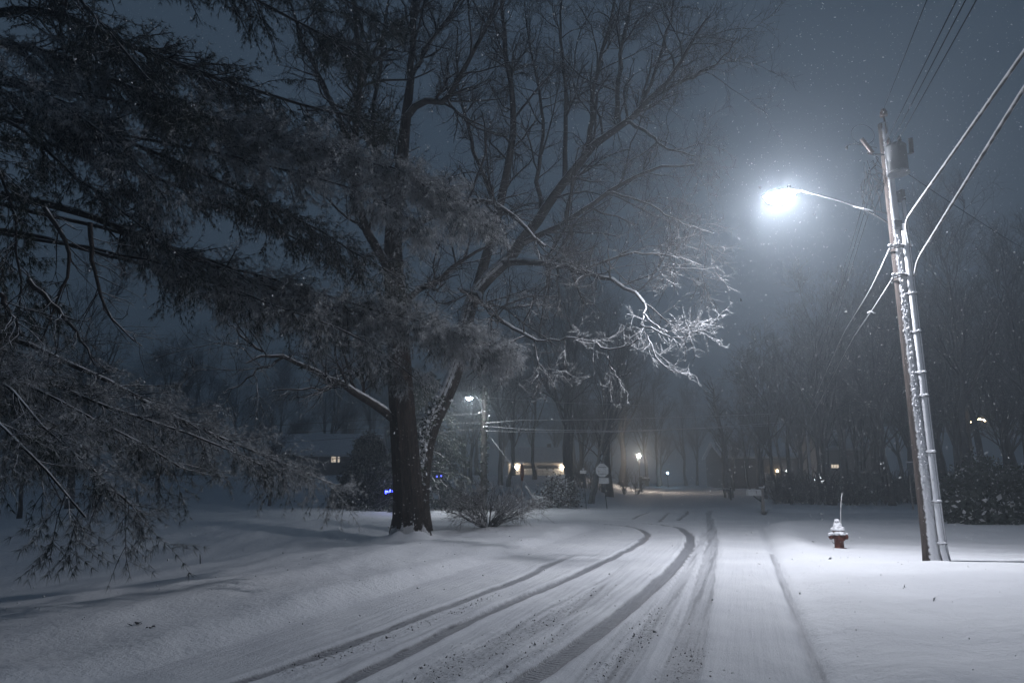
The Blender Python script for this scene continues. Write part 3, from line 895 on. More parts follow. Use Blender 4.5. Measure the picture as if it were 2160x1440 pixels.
    # dead bare branches hanging under the boughs
    for path in ([(95, 440, 9), (130, 500, 9), (160, 552, 9), (128, 610, 9), (105, 670, 9), (85, 722, 9)],
                 [(190, 470, 9.2), (196, 560, 9.2), (210, 625, 9.2), (240, 680, 9.3), (300, 730, 9.4)],
                 [(60, 590, 8.8), (110, 640, 8.9), (170, 710, 9), (200, 770, 9)],
                 [(0, 620, 8.4), (40, 690, 8.4), (50, 712, 8.4)]):
        q = resample(np.array([P(*p) for p in path]), 12, .012)[None]
        r = np.linspace(.035, .008, 12)[None]
        b1, r1 = sprout(q, r, [14], (.1, 1), (.5, 1.2), (30, 75), 5, .2, 0, .5, .005, .01, .3)
        b2, r2 = sprout(b1, r1, rng.integers(3, 6, len(b1)), (.2, 1), (.2, .5), (30, 65), 4, .25, 0, .7, .003, .006, .3)
        v, f = tubes([(q, r, 7), (b1, r1, 4), (b2, r2, 3)])
        np_mesh('dead_branch', v, f, M['twig'], root, origin=base)
pine()

# ------------------------------------------------------------------ utility pole with street lamp
pb = G(1969, 1196); pb[2] = Hz(pb[0], pb[1])
YP = float(pb[1])
ptop = P(1862, 262, YP)
def on_pole(py):
    """point of the pole axis seen at height py"""
    t = 0.0
    a, b = np.array(pb), np.array(ptop)
    lo, hi = 0.0, 1.1
    for _ in range(40):
        t = (lo + hi) / 2
        p = a + (b - a) * t
        d = p - np.array([0, 0, CAMH])
        dep = d[1] * CT + d[2] * ST
        y = 720 - 1440 * (-d[1] * ST + d[2] * CT) / dep
        if y > py: lo = t
        else: hi = t
    return a + (b - a) * t

def utility_pole():
    base = tuple(pb)
    root = empty('utility_pole', base, 0, 'tall leaning wooden utility pole with transformer and snow plastered conduits', 'utility pole')
    a, b = np.array(pb), np.array(ptop)
    ax = norm(b - a)
    mb = MB()
    ts = np.linspace(-.04, 1.0, 30)
    mb.tube([a + (b - a) * t for t in ts], [.165 - .06 * max(t, 0) + .02 * math.exp(-max(t, 0) * 40) for t in ts], 28)
    mb.build('pole_shaft', M['pole'], root, origin=base)
    # snow crust patches stuck to the shaft
    mb = MB()
    for i in range(800):
        t = rng.uniform(.02, .72)
        ang = rng.normal(-1.45, .34) + .1 * math.sin(t * 30)
        r = .165 - .06 * t
        p = a + (b - a) * t + r * np.array([math.cos(ang), math.sin(ang), 0])
        s = rng.uniform(.006, .020) * (.5 + .8 * min(1, t * 4))
        mb.blob(p, (s, s, s * rng.uniform(.8, 1.8)), i, 6, 4, .35)
    tag(mb.build('snow_crust', M['drift'], root, origin=base), kind='stuff')
    # conduits
    off1 = np.array([.10, -.185, 0]); off2 = np.array([.205, -.115, 0])
    c1 = [a + (b - a) * t + off1 * (1 + .25 * math.exp(-t * 30)) for t in np.linspace(-.03, .74, 16)]
    MB().tube(c1, .062, 14).build('conduit', M['conduit'], root, origin=base)
    c2 = [a + (b - a) * t + off2 * (1 + .15 * math.exp(-t * 30)) for t in np.linspace(-.03, .80, 16)]
    MB().tube(c2, .038, 12).build('conduit', M['conduit'], root, origin=base)
    for py in (1145, 1058, 955, 838, 790, 705, 625):
        p = on_pole(py)
        m2 = MB()
        m2.tube([p + off1 * .2 + np.array([0, -.09, 0]), p + off1 + np.array([-.02, -.075, 0]), p + off1 + np.array([.07, -.05, 0]), p + off2 + np.array([.02, -.05, 0])], .016, 8)
        m2.tube([p + off1 + .075 * np.array([math.cos(q), math.sin(q), 0]) for q in np.linspace(0, 2 * math.pi, 13)], .011, 6, False)
        br = m2.build('bracket', M['metal'], root, origin=base)
        s = MB()
        for k in range(4):
            s.blob(p + off1 * (.35 + .3 * k) + np.array([0, -.085 + .02 * k, .028]), (.05, .035, .026), int(py) + k, 8, 5, .2)
        s.build('snow_cap', M['drift'], br, origin=base)
    # transformer can on the far right side
    pt = on_pole(352)
    c = pt + np.array([.0, -.38, -.03])
    tk = MB()
    tk.lathe(c, [(.0, -.32), (.20, -.32), (.21, -.29), (.215, .28), (.22, .29), (.22, .325), (.18, .37), (.05, .40), (0, .40)], 26)
    tank = tk.build('transformer', M['tank'], root, origin=base)
    rim = MB(); rim.lathe(c, [(.212, -.325), (.232, -.325), (.232, -.295), (.216, -.295)], 26); rim.build('rim', M['metal'], tank, origin=base)
    for k, (dx, dy) in enumerate(((-.1, .05), (.1, -.02))):
        bu = MB().lathe(c + np.array([dx, dy, .40]), [(.03, 0), (.05, .02), (.03, .05), (.05, .07), (.03, .10), (.045, .12), (.02, .16), (0, .2)], 12)
        bu.build('bushing', M['porcelain'], tank, origin=base)
    for dz in (.12, -.22):
        MB().tube([c + np.array([-.02, .2, dz]), pt + np.array([0, -.05, dz])], .03, 6).build('hanger', M['dark_metal'], root, origin=base)
    # top pin insulator
    tp = np.array(ptop)
    MB().tube([tp - ax * .3 + np.array([0, -.1, 0]), tp + ax * .16 + np.array([0, -.08, 0])], .02, 8).lathe(tp + ax * .16 + np.array([0, -.08, 0]), [(.03, -.02), (.085, 0), (.085, .03), (.06, .05), (.08, .07), (.08, .10), (.05, .12), (.06, .15), (.03, .18), (0, .19)], 16).build('insulator', M['porcelain'], root, origin=base)
    # cutouts on brackets, left and right
    pc = on_pole(310)
    def cutout(dx, tilt, nm):
        m3 = MB()
        e = pc + np.array([dx, -.12, -.02])
        m3.tube([pc + np.array([0, -.05, -.22]), pc + np.array([dx * .75, -.1, -.24]), e + np.array([0, 0, -.2])], .018, 6)
        o = m3.build(nm, M['dark_metal'], root, origin=base)
        m4 = MB()
        q0 = e + np.array([-tilt * .14, 0, -.2]); q1 = e + np.array([tilt * .10, 0, .16])
        prof = []
        L = 9
        m4.tube([q0 + (q1 - q0) * t for t in np.linspace(0, 1, L * 2)], [.055 if i % 2 else .04 for i in range(L * 2)], 12)
        m4.build('fuse_body', M['porcelain'], o, origin=base)
    cutout(.52, .05, 'cutout')
    cutout(-.50, -.9, 'cutout')
    # loop of jumper wire, left of the top
    cc = P(1820, 284, YP - .1)
    MB().tube([cc + .26 * np.array([math.cos(q), .1 * math.sin(q), math.sin(q)]) for q in np.linspace(-1.2, 4.6, 40)], .007, 5).build('jumper_loop', M['wire'], root, origin=base)
    MB().tube([P(1786, 308, YP), P(1800, 303, YP), P(1850, 312, YP)], .012, 5).blob(P(1786, 312, YP), (.035, .035, .045), 5).build('arrester', M['dark_metal'], root, origin=base)
    # tangle of jumper wires by the shaft
    for k in range(16):
        p0 = P(rng.uniform(1822, 1850), rng.uniform(330, 380), YP - rng.uniform(0, .3))
        p3 = P(rng.uniform(1818, 1866), rng.uniform(400, 462), YP - rng.uniform(0, .3))
        m1 = p0 + (p3 - p0) * .35 + rng.normal(size=3) * .13
        m2_ = p0 + (p3 - p0) * .7 + rng.normal(size=3) * .13
        MB().tube(resample(np.array([p0, m1, m2_, p3]), 14), .0085, 5).build('jumper_wire', M['wire'], root, origin=base)
    # equipment collar under the transformer
    q = on_pole(415)
    MB().box(q + np.array([.2, -.05, 0]), (.12, .16, .28), .2, .02).build('switch_box', M['dark_metal'], root, origin=base)
    # cable clamps
    for py, nm in ((527, 'cable_clamp'), (588, 'cable_clamp')):
        q = on_pole(py)
        m5 = MB()
        m5.tube([q + np.array([-.22, -.1, .02]), q + np.array([-.1, -.2, .05]), q + np.array([.12, -.2, .02]), q + np.array([.25, -.12, .03])], .022, 8)
        m5.tube([q + .19 * np.array([math.cos(t), math.sin(t), 0]) for t in np.linspace(0, 6.28, 15)], .014, 6, False)
        cl = m5.build(nm, M['dark_metal'], root, origin=base)
        s = MB()
        for k in range(6):
            s.blob(q + np.array([-.24 + k * .09, -.17, .05]), (.05, .04, .03), py + k, 8, 5, .25)
        s.build('snow_cap', M['drift'], cl, origin=base)
    return root
utility_pole()

# the lit street lamp on its arm
LY = YP + .9
tail = P(1694, 404, LY - .15)
head = P(1618, 428, LY)
def street_lamp():
    at = on_pole(478)
    base = tuple(at)
    root = empty('street_lamp', base, 0, 'lit street lamp on a curved arm from the leaning utility pole', 'street lamp')
    arm = resample(np.array([at, P(1830, 444, YP + .2), P(1760, 420, YP + .5), P(1720, 410, LY - .25), tail]), 16)
    MB().tube(arm, .019, 10).build('arm', M['arm'], root, origin=base)
    MB().tube([on_pole(455) + np.array([0, -.05, 0]), P(1800, 436, YP + .3)], .012, 8).build('brace', M['metal'], root, origin=base)
    MB().box(at + np.array([0, -.14, 0]), (.2, .06, .22), 0, .015).build('bracket', M['metal'], root, origin=base)
    d = norm(head - tail); d[2] *= .35; d = norm(d)
    sd = norm(np.cross(d, [0, 0, 1])); up = np.cross(sd, d)
    # housing: flattened shell, narrow at the arm
    prof = [(0, .035, .035), (.08, .05, .045), (.16, .12, .07), (.26, .19, .09), (.42, .235, .11), (.62, .24, .11), (.78, .19, .09), (.88, .12, .06), (.93, .02, .02)]
    vs, n = [], 16
    for s, w, h in prof:
        for k in range(n):
            a = 2 * math.pi * k / n
            zz = math.sin(a) * h
            if zz < 0: zz *= .05
            vs.append(tail + d * s + sd * math.cos(a) * w + up * (zz + .02))
    fs = [(i * n + k, i * n + (k + 1) % n, (i + 1) * n + (k + 1) % n, (i + 1) * n + k) for i in range(len(prof) - 1) for k in range(n)]
    hb = MB().add(vs, fs, True)
    hb.build('housing', M['metal'], root, origin=base)
    # bowl lens hanging below the housing
    lens = MB()
    cen = tail + d * .54 + up * .005
    vs, fs, m, n = [], [], 6, 16
    for i in range(m + 1):
        th = math.pi / 2 * i / m
        for k in range(n):
            a = 2 * math.pi * k / n
            vs.append(cen + d * .34 * math.cos(th) * math.cos(a) + sd * .26 * math.cos(th) * math.sin(a) - up * .21 * math.sin(th))
    fs = [(i * n + k, (i + 1) * n + k, (i + 1) * n + (k + 1) % n, i * n + (k + 1) % n) for i in range(m) for k in range(n)]
    lens.add(vs, fs, True)
    lens.build('lens', M['lens'], root, origin=base)
    MB().lathe(tail + d * .3 + up * .12, [(.045, 0), (.045, .07), (.03, .09), (0, .09)], 12).build('photocell', M['dark_metal'], root, origin=base)
street_lamp()

# ------------------------------------------------------------------ overhead wires
def wire(name, label, pts, r, mat, group=None, sag=0.0, n=30, cat='cable'):
    pts = np.asarray(pts, float)
    q = np.stack([np.interp(np.linspace(0, 1, n), np.linspace(0, 1, len(pts)), pts[:, i]) for i in range(3)], 1) if len(pts) == 2 else resample(pts, n)
    t = np.linspace(0, 1, n)
    q[:, 2] -= sag * 4 * t * (1 - t)
    o = MB().tube(q, r, 7).build(name, mat, origin=tuple(q[0]))
    o.location = tuple(q[0])
    return tag(o, label, cat, group)

# far pole in the woods that carries the wires on
fp = P(1712, 1040, 58.0); fpz = Hz(fp[0], 58.0)
def simple_pole(name, x, y, h, label, lean=0.0, group=None):
    z = Hz(x, y)
    root = empty(name, (x, y, z), 0, label, 'utility pole', group)
    zs = np.linspace(-.3, h, 12)
    MB().tube([(lean * q, 0, q) for q in zs], [.17 - .06 * max(q, 0) / h for q in zs], 14).build('pole_shaft', M['pole'], root)
    MB().box((lean * (h - .5), 0, h - .5), (1.6, .1, .1)).build('crossarm', M['wood_post'], root)
    for dx in (-.7, .7):
        MB().lathe((lean * (h - .5) + dx, 0, h - .45), [(.03, 0), (.05, .03), (.03, .06), (.05, .09), (.02, .13), (0, .14)], 10).build('insulator', M['porcelain'], root)
    return root
simple_pole('utility_pole', fp[0], 58.0, 8.6, 'distant dark utility pole half hidden among the woodland trees')
FPT = np.array([fp[0], 58.0, fpz + 8.1])

def back(px, py, Y): return P(px, py, Y)
wire('power_line', 'thin top wire running up from the pole insulator', [np.array(ptop) + np.array([0, -.08, .3]), P(1955, 0, 7.6), P(2060, -250, 5.0)], .006, M['wire'], 'overhead wires')
w3 = [((1868, 302), (2018, 0), (2120, -210), 'leftmost'), ((1878, 306), (2037, 0), (2145, -210), 'middle'), ((1886, 312), (2060, 0), (2170, -210), 'rightmost')]
for a, b, c, wd in w3:
    wire('power_line', wd + ' of three dark wires rising from the pole top', [P(*a, YP - .3), P(*b, 6.6), P(*c, 4.6)], .007, M['wire'], 'overhead wires')
for k, (xa, wd) in enumerate(((1836, 'left'), (1843, 'middle'), (1851, 'right'))):
    wire('power_line', wd + ' of three thin wires running from the pole into the woods', [P(xa, 372 + 10 * k, YP), P(xa - 42, 520, 20 - k * .2), FPT + np.array([-.6 + .6 * k, 0, 0])], .010, M['wire'], 'overhead wires', sag=.1)
qa = on_pole(527) + np.array([.2, -.17, .03]); qb = on_pole(588) + np.array([.22, -.17, .03])
wire('cable', 'upper thick snow coated cable running from pole to top right', [qa, P(1908, 468, YP - .9), P(2160, 110, 7.0), P(2330, -130, 5.0)], .026, M['cable'], 'snow coated cables', n=40)
wire('cable', 'lower thick snow coated cable running from pole to top right', [qb, P(1935, 548, YP - .9), P(2160, 186, 7.0), P(2330, -60, 5.0)], .026, M['cable'], 'snow coated cables', n=40)
wire('cable', 'looping cable from the upper clamp into the woods', [on_pole(527) + np.array([-.22, -.12, 0]), P(1862, 560, YP + .3), P(1846, 596, YP + 1.2), P(1780, 702, 26), FPT + np.array([0, 0, -1.4])], .020, M['cable'], 'snow coated cables', n=40)
wire('cable', 'snow spotted cable from the lower clamp into the woods', [on_pole(588) + np.array([-.22, -.12, 0]), P(1858, 628, YP + 1), P(1800, 712, 24), FPT + np.array([.1, 0, -2.0])], .018, M['cable'], 'snow coated cables', n=40)
MBc = MB().tube(resample(np.array([P(1830, 660, YP + 3), P(1836, 656, YP + 3), P(1846, 661, YP + 3)]), 10), .02, 6)
tag(MBc.build('wire_splice', M['cable']), 'small curled snowy splice on the lower woods cable', 'splice')
wire('service_wire', 'thin wire sloping down right from the transformer', [P(1893, 352, YP - .2), P(1990, 418, 16.5), P(2120, 502, 22), P(2300, 600, 30)], .008, M['wire'], 'overhead wires')

# ------------------------------------------------------------------ second street lamp pole across the side street
def far_lamp_pole():
    Y = 39.5
    x = P(1020, 1050, Y)[0]
    z = Hz(x, Y)
    root = empty('lamp_pole', (x, Y, z), 0, 'ivy wrapped pole with a small cold white lamp beyond the bush', 'utility pole')
    top = P(1018, 815, Y)[2] - z
    zs = np.linspace(-.3, top, 14)
    MB().tube([(0, 0, q) for q in zs], [.19 - .05 * max(q, 0) / top for q in zs], 16).build('pole_shaft', M['far_pole'], root)
    n = 900
    hh = rng.uniform(.2, top, n); a = rng.uniform(0, 6.28, n)
    p = np.stack([.2 * np.cos(a), .2 * np.sin(a), hh], 1) + rng.normal(size=(n, 3)) * np.where(hh > top - 1.9, .10, .05)[:, None]
    s = rng.uniform(.03, .09, (n, 1))
    u = norm(rng.normal(size=(n, 3))); w = norm(np.cross(u, rng.normal(size=(n, 3))))
    V = np.stack([p - u * s, p - w * s * .7, p + u * s, p + w * s * .7], 1).reshape(-1, 3)
    tag(np_mesh('vine_leaves', V, np.arange(4 * n).reshape(-1, 4), [M['needle'], M['drift']], root, smooth=False, mat_idx=(rng.random(n) < .06).astype(int)), kind='stuff')
    hd = P(990, 838, Y - 1.6) - np.array([x, Y, z])
    MB().tube(resample(np.array([(0, 0, hd[2] - .7), (hd[0] * .35, hd[1] * .35, hd[2] - .05), (hd[0] * .7, hd[1] * .7, hd[2] + .22), (hd[0], hd[1], hd[2] + .12)]), 12), .03, 8).build('arm', M['metal'], root)
    MB().lathe((hd[0], hd[1] * 1, hd[2] + .02), [(.0, .14), (.08, .13), (.20, .06), (.24, 0), (.24, -.03)], 16).build('lamp_hood', M['metal'], root)
    MB().lathe((hd[0], hd[1] * 1, hd[2] - .02), [(.17, .0), (.15, -.06), (.08, -.11), (0, -.13)], 12).build('lens', M['lens_far'], root)
    gw = P(1140, 1058, Y + 2) - np.array([x, Y, z])
    MB().tube([(0, 0, P(1020, 905, Y)[2] - z), (gw[0], gw[1], gw[2])], .012, 6).build('guy_wire', M['cable'], root)
    return x, Y
far_lamp_pole()
YW = 39.3
wire('power_line', 'upper snowy wire running right from the ivy wrapped pole', [P(1024, 892, YW), P(1045, 893, YW), P(1068, 886, YW + .3), P(1250, 885, YW + 4), P(1460, 879, YW + 9), P(1640, 872, 56)], .016, M['cable'], 'wires across the side street', n=50)
wire('power_line', 'middle snowy wire running right from the ivy wrapped pole', [P(1022, 899, YW), P(1120, 906, YW + 2), P(1300, 909, YW + 6), P(1460, 904, YW + 10), P(1560, 897, YW + 14), P(1660, 890, 57)], .022, M['cable'], 'wires across the side street', n=50)
wire('power_line', 'lower snowy wire running right from the ivy wrapped pole', [P(1024, 908, YW), P(1045, 910, YW + .5), P(1160, 911, YW + 3), P(1300, 911, YW + 7), P(1500, 903, YW + 12), P(1650, 896, 57)], .016, M['cable'], 'wires across the side street', n=50)
wire('power_line', 'faint high wire crossing right above the snowy wires', [P(1022, 838, YW), P(1200, 850, YW + 5), P(1400, 856, YW + 12), P(1600, 850, 60)], .010, M['cable'], 'wires across the side street', n=40)
for k, (ya, yb, yc, wd) in enumerate(((872, 898, 905, 'upper'), (890, 916, 925, 'middle'), (904, 936, 948, 'lower'))):
    wire('power_line', wd + ' faint wire running left from the ivy wrapped pole', [P(1018, ya, YW), P(560, yb, YW - 1), P(-60, yc, YW - 2)], .012, M['far_wire'], 'wires across the side street', n=40)

# ------------------------------------------------------------------ hydrant with marker whip
def hydrant():
    p = G(1771, 1156); z = Hz(p[0], p[1])
    p = P(1771, 1156, p[1]); 
    base = (float(p[0]), float(p[1]), z - .02)
    root = empty('fire_hydrant', base, 0, 'red fire hydrant under a thick cap of snow on the verge', 'hydrant')
    b = MB()
    b.lathe((0, 0, 0), [(.17, -.05), (.17, .03), (.12, .04), (.115, .06), (.115, .42), (.125, .43), (.125, .45)], 24)
    b.build('barrel', M['hydrant'], root)
    b = MB().lathe((0, 0, .45), [(.15, 0), (.15, .03), (.13, .05), (.11, .11), (.06, .16), (.03, .17), (.03, .22), (0, .22)], 24)
    b.build('bonnet', M['hydrant'], root)
    b = MB().lathe((0, -.10, .30), [(.075, 0), (.075, .05), (.092, .055), (.092, .10), (.03, .10), (.03, .135), (0, .135)], 18, True, 'y')
    b.build('front_nozzle', M['hydrant'], root)
    for sx, nm in ((-1, 'side_nozzle'), (1, 'side_nozzle')):
        bb = MB()
        bb.tube([(sx * .08, 0, .31), (sx * .19, 0, .31)], .052, 16); bb.tube([(sx * .18, 0, .31), (sx * .225, 0, .31)], .066, 16); bb.tube([(sx * .22, 0, .31), (sx * .255, 0, .31)], .022, 8)
        bb.build(nm, M['hydrant'], root)
    for k in range(9):
        t = k / 8
        ch = MB()
        ch.tube([(-.23 + .10 * t, -.06 - .03 * t, .27 - .42 * t * (1 - t) - .02 * t), (-.218 + .10 * t, -.063 - .03 * t, .262 - .42 * t * (1 - t))], .011, 6)
        ch.build('chain_link', M['dark_metal'], root)
    s = MB()
    s.lathe((0, 0, .47), [(.14, -.01), (.168, .0), (.172, .035), (.15, .07), (.112, .085), (.108, .13), (.10, .175), (.07, .21), (.065, .25), (.045, .285), (.0, .295)], 26, True, 'z', .05)
    for k, (x, y, zz, a) in enumerate(((-.10, -.06, .53, .05), (.09, -.08, .535, .045), (.02, .05, .66, .06), (-.03, -.05, .71, .05), (.12, .05, .53, .05), (-.05, -.11, .56, .04))):
        s.blob((x, y, zz), (a, a, a * .7), 40 + k, 12, 8, .12)
    s.build('snow_cap', M['drift'], root)
    s = MB()
    for k, (x, y, zz, a, c) in enumerate(((-.19, -.02, .385, .09, .04), (-.09, -.13, .40, .10, .045), (.0, -.16, .40, .09, .05), (.07, -.12, .375, .06, .045), (-.245, -.02, .36, .035, .03), (.2, 0, .385, .07, .03), (-.02, -.24, .395, .07, .03), (.05, -.125, .33, .022, .05), (.085, -.09, .34, .02, .04))):
        s.blob((x, y, zz), (a, a * .75, c), k, 12, 8, .10)
    s.build('shoulder_snow', M['drift'], root)
    wv = MB().tube(resample(np.array([(.10, .05, .40), (.13, .06, .8), (.19, .07, 1.25), (.235, .075, 1.42)]), 10), [.008] * 10, 6)
    wv.build('marker_whip', M['white_paint'], root)
hydrant()

# ------------------------------------------------------------------ road signs
def octagon_prism(mb, c, r, th, rz=0.0):
    ca, sa = math.cos(rz), math.sin(rz)
    vs = []
    for y in (-th / 2, th / 2):
        for k in range(8):
            a = math.pi / 8 + k * math.pi / 4
            x, zz = r * math.cos(a), r * math.sin(a)
            vs.append((c[0] + x * ca - y * sa, c[1] + x * sa + y * ca, c[2] + zz))
    fs = [tuple(range(8)), tuple(range(15, 7, -1))] + [(k, 8 + k, 8 + (k + 1) % 8, (k + 1) % 8) for k in range(8)]
    mb.add(vs, fs)

def post(root, top, lean=(0, 0), r=.03):
    MB().tube([(0, 0, -.2), (lean[0] * .5, lean[1] * .5, top * .5), (lean[0], lean[1], top)], r, 8).build('post', M['metal'], root)

def signs():
    # sign seen from the back, with a plate under it
    Y = 43.0
    p = P(1281, 1071, Y); z = Hz(p[0], Y)
    root = empty('stop_sign', (p[0], Y, z), 0, 'octagonal sign seen from its pale back with a plate below', 'road sign', 'road signs')
    tp = P(1270, 992, Y) - np.array([p[0], Y, z])
    post(root, tp[2] + .2, (tp[0], 0))
    mb = MB(); octagon_prism(mb, (tp[0], -.045, tp[2]), .42, .012, .05); mb.build('sign_face', M['sign_back'], root)
    MB().box((tp[0] + .09, -.045, tp[2] - .62), (.60, .012, .36), .05).build('plate', M['sign_back'], root)
    for dz in (-.2, .2):
        MB().box((tp[0], -.062, tp[2] + dz), (.5, .015, .03), .05).build('brace', M['metal'], root)
    s = MB().tube([(tp[0] - .15, -.045, tp[2] + .395), (tp[0] + .15, -.045, tp[2] + .395)], .025, 8); s.build('snow_cap', M['drift'], root)
    # street name blade
    p = P(1237, 1072, Y); z = Hz(p[0], Y)
    root = empty('street_name_sign', (p[0], Y, z), 0, 'small white street name blade on a thin leaning post', 'road sign', 'road signs')
    tp = P(1230, 995, Y) - np.array([p[0], Y, z])
    post(root, tp[2] + .2, (tp[0], 0), .028)
    MB().box((tp[0], -.04, tp[2]), (.40, .012, .19), .1, .004).build('name_blade', M['white_paint'], root)
    MB().box((tp[0], 0, tp[2] + .18), (.10, .3, .10), 0, .01).build('bracket_cap', M['sign_back'], root)
    # near sign seen edge on
    Y = 30.6
    p = P(1102, 1096, Y); z = Hz(p[0], Y)
    root = empty('stop_sign', (p[0], Y, z), 0, 'dark stop sign seen nearly edge on behind the bare shrub', 'road sign', 'road signs')
    tp = P(1099, 996, Y) - np.array([p[0], Y, z])
    post(root, tp[2] + .42, (tp[0], 0), .032)
    mb = MB(); octagon_prism(mb, (tp[0] + .05, .03, tp[2]), .40, .012, math.radians(77)); mb.build('sign_face', M['sign_red'], root)
    MB().tube([(tp[0] - .03, 0, tp[2] + .43), (tp[0] + .1, .2, tp[2] + .42)], .025, 8).build('snow_cap', M['drift'], root)
signs()

# ------------------------------------------------------------------ mailboxes
def mailbox(name, label, px, py, Y, s, mat, post_mat, rz=0.0, box_left=True):
    p = P(px, py, Y); z = Hz(p[0], Y)
    root = empty(name, (p[0], Y, z), rz, label, 'mailbox', 'mailboxes')
    MB().box((0, 0, .55 * s), (.13 * s, .13 * s, 1.2 * s), 0, .01).build('post', post_mat, root)
    MB().box((0, 0, 1.18 * s), (.2 * s, .2 * s, .05 * s), 0, .01).build('post_cap', M['drift'], root)
    sx = -1 if box_left else 1
    vs, n = [], 10
    for x in (.06, .66):
        ring = [(-.11, 0), (.11, 0), (.11, .14)] + [(.11 * math.cos(a), .14 + .10 * math.sin(a)) for a in np.linspace(0, math.pi, 8)[1:-1]] + [(-.11, .14)]
        for yy, zz in ring:
            vs.append((sx * x * s, yy * s, (.82 + zz) * s))
    n = len(vs) // 2
    fs = [tuple(range(n)), tuple(range(2 * n - 1, n - 1, -1))] + [(k, n + k, n + (k + 1) % n, (k + 1) % n) for k in range(n)]
    MB().add(vs, fs).build('box', mat, root)
    MB().box((sx * .672 * s, 0, .93 * s), (.02 * s, .20 * s, .20 * s), 0, .006).build('door', mat, root)
    MB().tube([(sx * .05 * s, 0, .55 * s), (sx * .38 * s, 0, .80 * s)], .035 * s, 6).build('brace', M['dark_metal'], root)
    MB().box((sx * .3 * s, -.125 * s, .98 * s), (.02 * s, .012 * s, .14 * s)).build('flag', M['sign_red'], root)
    sn = MB()
    for k in range(5):
        sn.blob((sx * (.12 + .12 * k) * s, 0, 1.065 * s), (.10 * s, .09 * s, .035 * s), k + int(px), 10, 6, .15)
    sn.build('snow_cap', M['drift'], root)
    return root
mailbox('mailbox', 'pale mailbox on a thick wooden post right of the road', 1610, 1078, 37.5, 1.18, M['white_paint'], M['wood_post'])
mailbox('mailbox', 'small dark mailbox on a post by the far road bend', 1541, 1040, 62, .95, M['dark_metal'], M['dark_metal'], 0, True)
mailbox('mailbox', 'tiny dark mailbox below the glowing yard lamp', 1353, 1036, 82, 1.5, M['dark_metal'], M['dark_metal'], 0, False)
def tuft(name, label, px, py, Y, h, n, mat, cat='plant', w=.3):
    p = P(px, py, Y); z = Hz(p[0], Y)
    root = empty(name, (p[0], Y, z), 0, label, cat)
    q = np.zeros((n, 5, 3)); 
    a = rng.uniform(0, 6.28, n); t = np.linspace(0, 1, 5)[None]
    sp = rng.uniform(.3 * w, w, n)[:, None] * t ** 1.4
    q[:, :, 0] = np.cos(a)[:, None] * (sp + .04); q[:, :, 1] = np.sin(a)[:, None] * (sp + .04)
    q[:, :, 2] = rng.uniform(.5, 1, n)[:, None] * h * (t - .25 * t ** 3) - .03
    v, f = tubes([(q, np.full((n, 5), .009) * (1.2 - t), 4)])
    np_mesh('stems', v, f, mat, root)
    return root
tuft('dry_plant', 'dry stalks poking out of snow at the mailbox post foot', 1612, 1083, 37.0, .45, 40, M['brownleaf'], w=.5)
tuft('dry_stalk', 'lone dry stalk standing in the dark lawn', 430, 1136, 20.0, .62, 3, M['twig'], w=.08)

# ------------------------------------------------------------------ shrubs
def bare_shrub(name, label, px, py, Y, h, w, n, mat, group='shrubs'):
    p = P(px, py, Y); z = Hz(p[0], Y)
    root = empty(name, (p[0], Y, z), 0, label, 'shrub', group)
    t = np.linspace(0, 1, 7)[None]
    a = rng.uniform(0, 6.28, n); out = rng.uniform(.3, 1.1, n)[:, None] * w / 2
    q = np.zeros((n, 7, 3))
    q[:, :, 0] = np.cos(a)[:, None] * (out * t ** .9 + .1); q[:, :, 1] = np.sin(a)[:, None] * (out * t ** .9 + .1)
    q[:, :, 2] = h * rng.uniform(.55, 1, n)[:, None] * (t - .28 * t ** 2 * (out / (w / 2))) * (1.15 - .45 * out / (w / 2)) - .05
    q[:, 1:] += rng.normal(size=(n, 6, 3)) * .035
    r = (np.linspace(.016, .006, 7)[None] * np.ones((n, 1)))
    b1, r1 = sprout(q, r, np.full(n, 8), (.2, 1), (.35, .9), (20, 60), 5, .18, .0, .7, .007, .011, .3)
    b2, r2 = sprout(b1, r1, np.full(len(b1), 4), (.2, 1), (.15, .4), (25, 60), 4, .2, .0, .8, .0055, .008, .3)
    v, f = tubes([(q, r, 5)])
    np_mesh('stems', v, f, M['limb'], root)
    v, f = tubes([(b1, r1, 3), (b2, r2, 3)])
    tag(np_mesh('twigs', v, f, mat, root), kind='stuff')
    return root
bare_shrub('bare_shrub', 'wide bare shrub with arching stems right of the thick trunk', 1028, 1114, 24.8, 2.0, 3.3, 80, M['shrub_twig'])

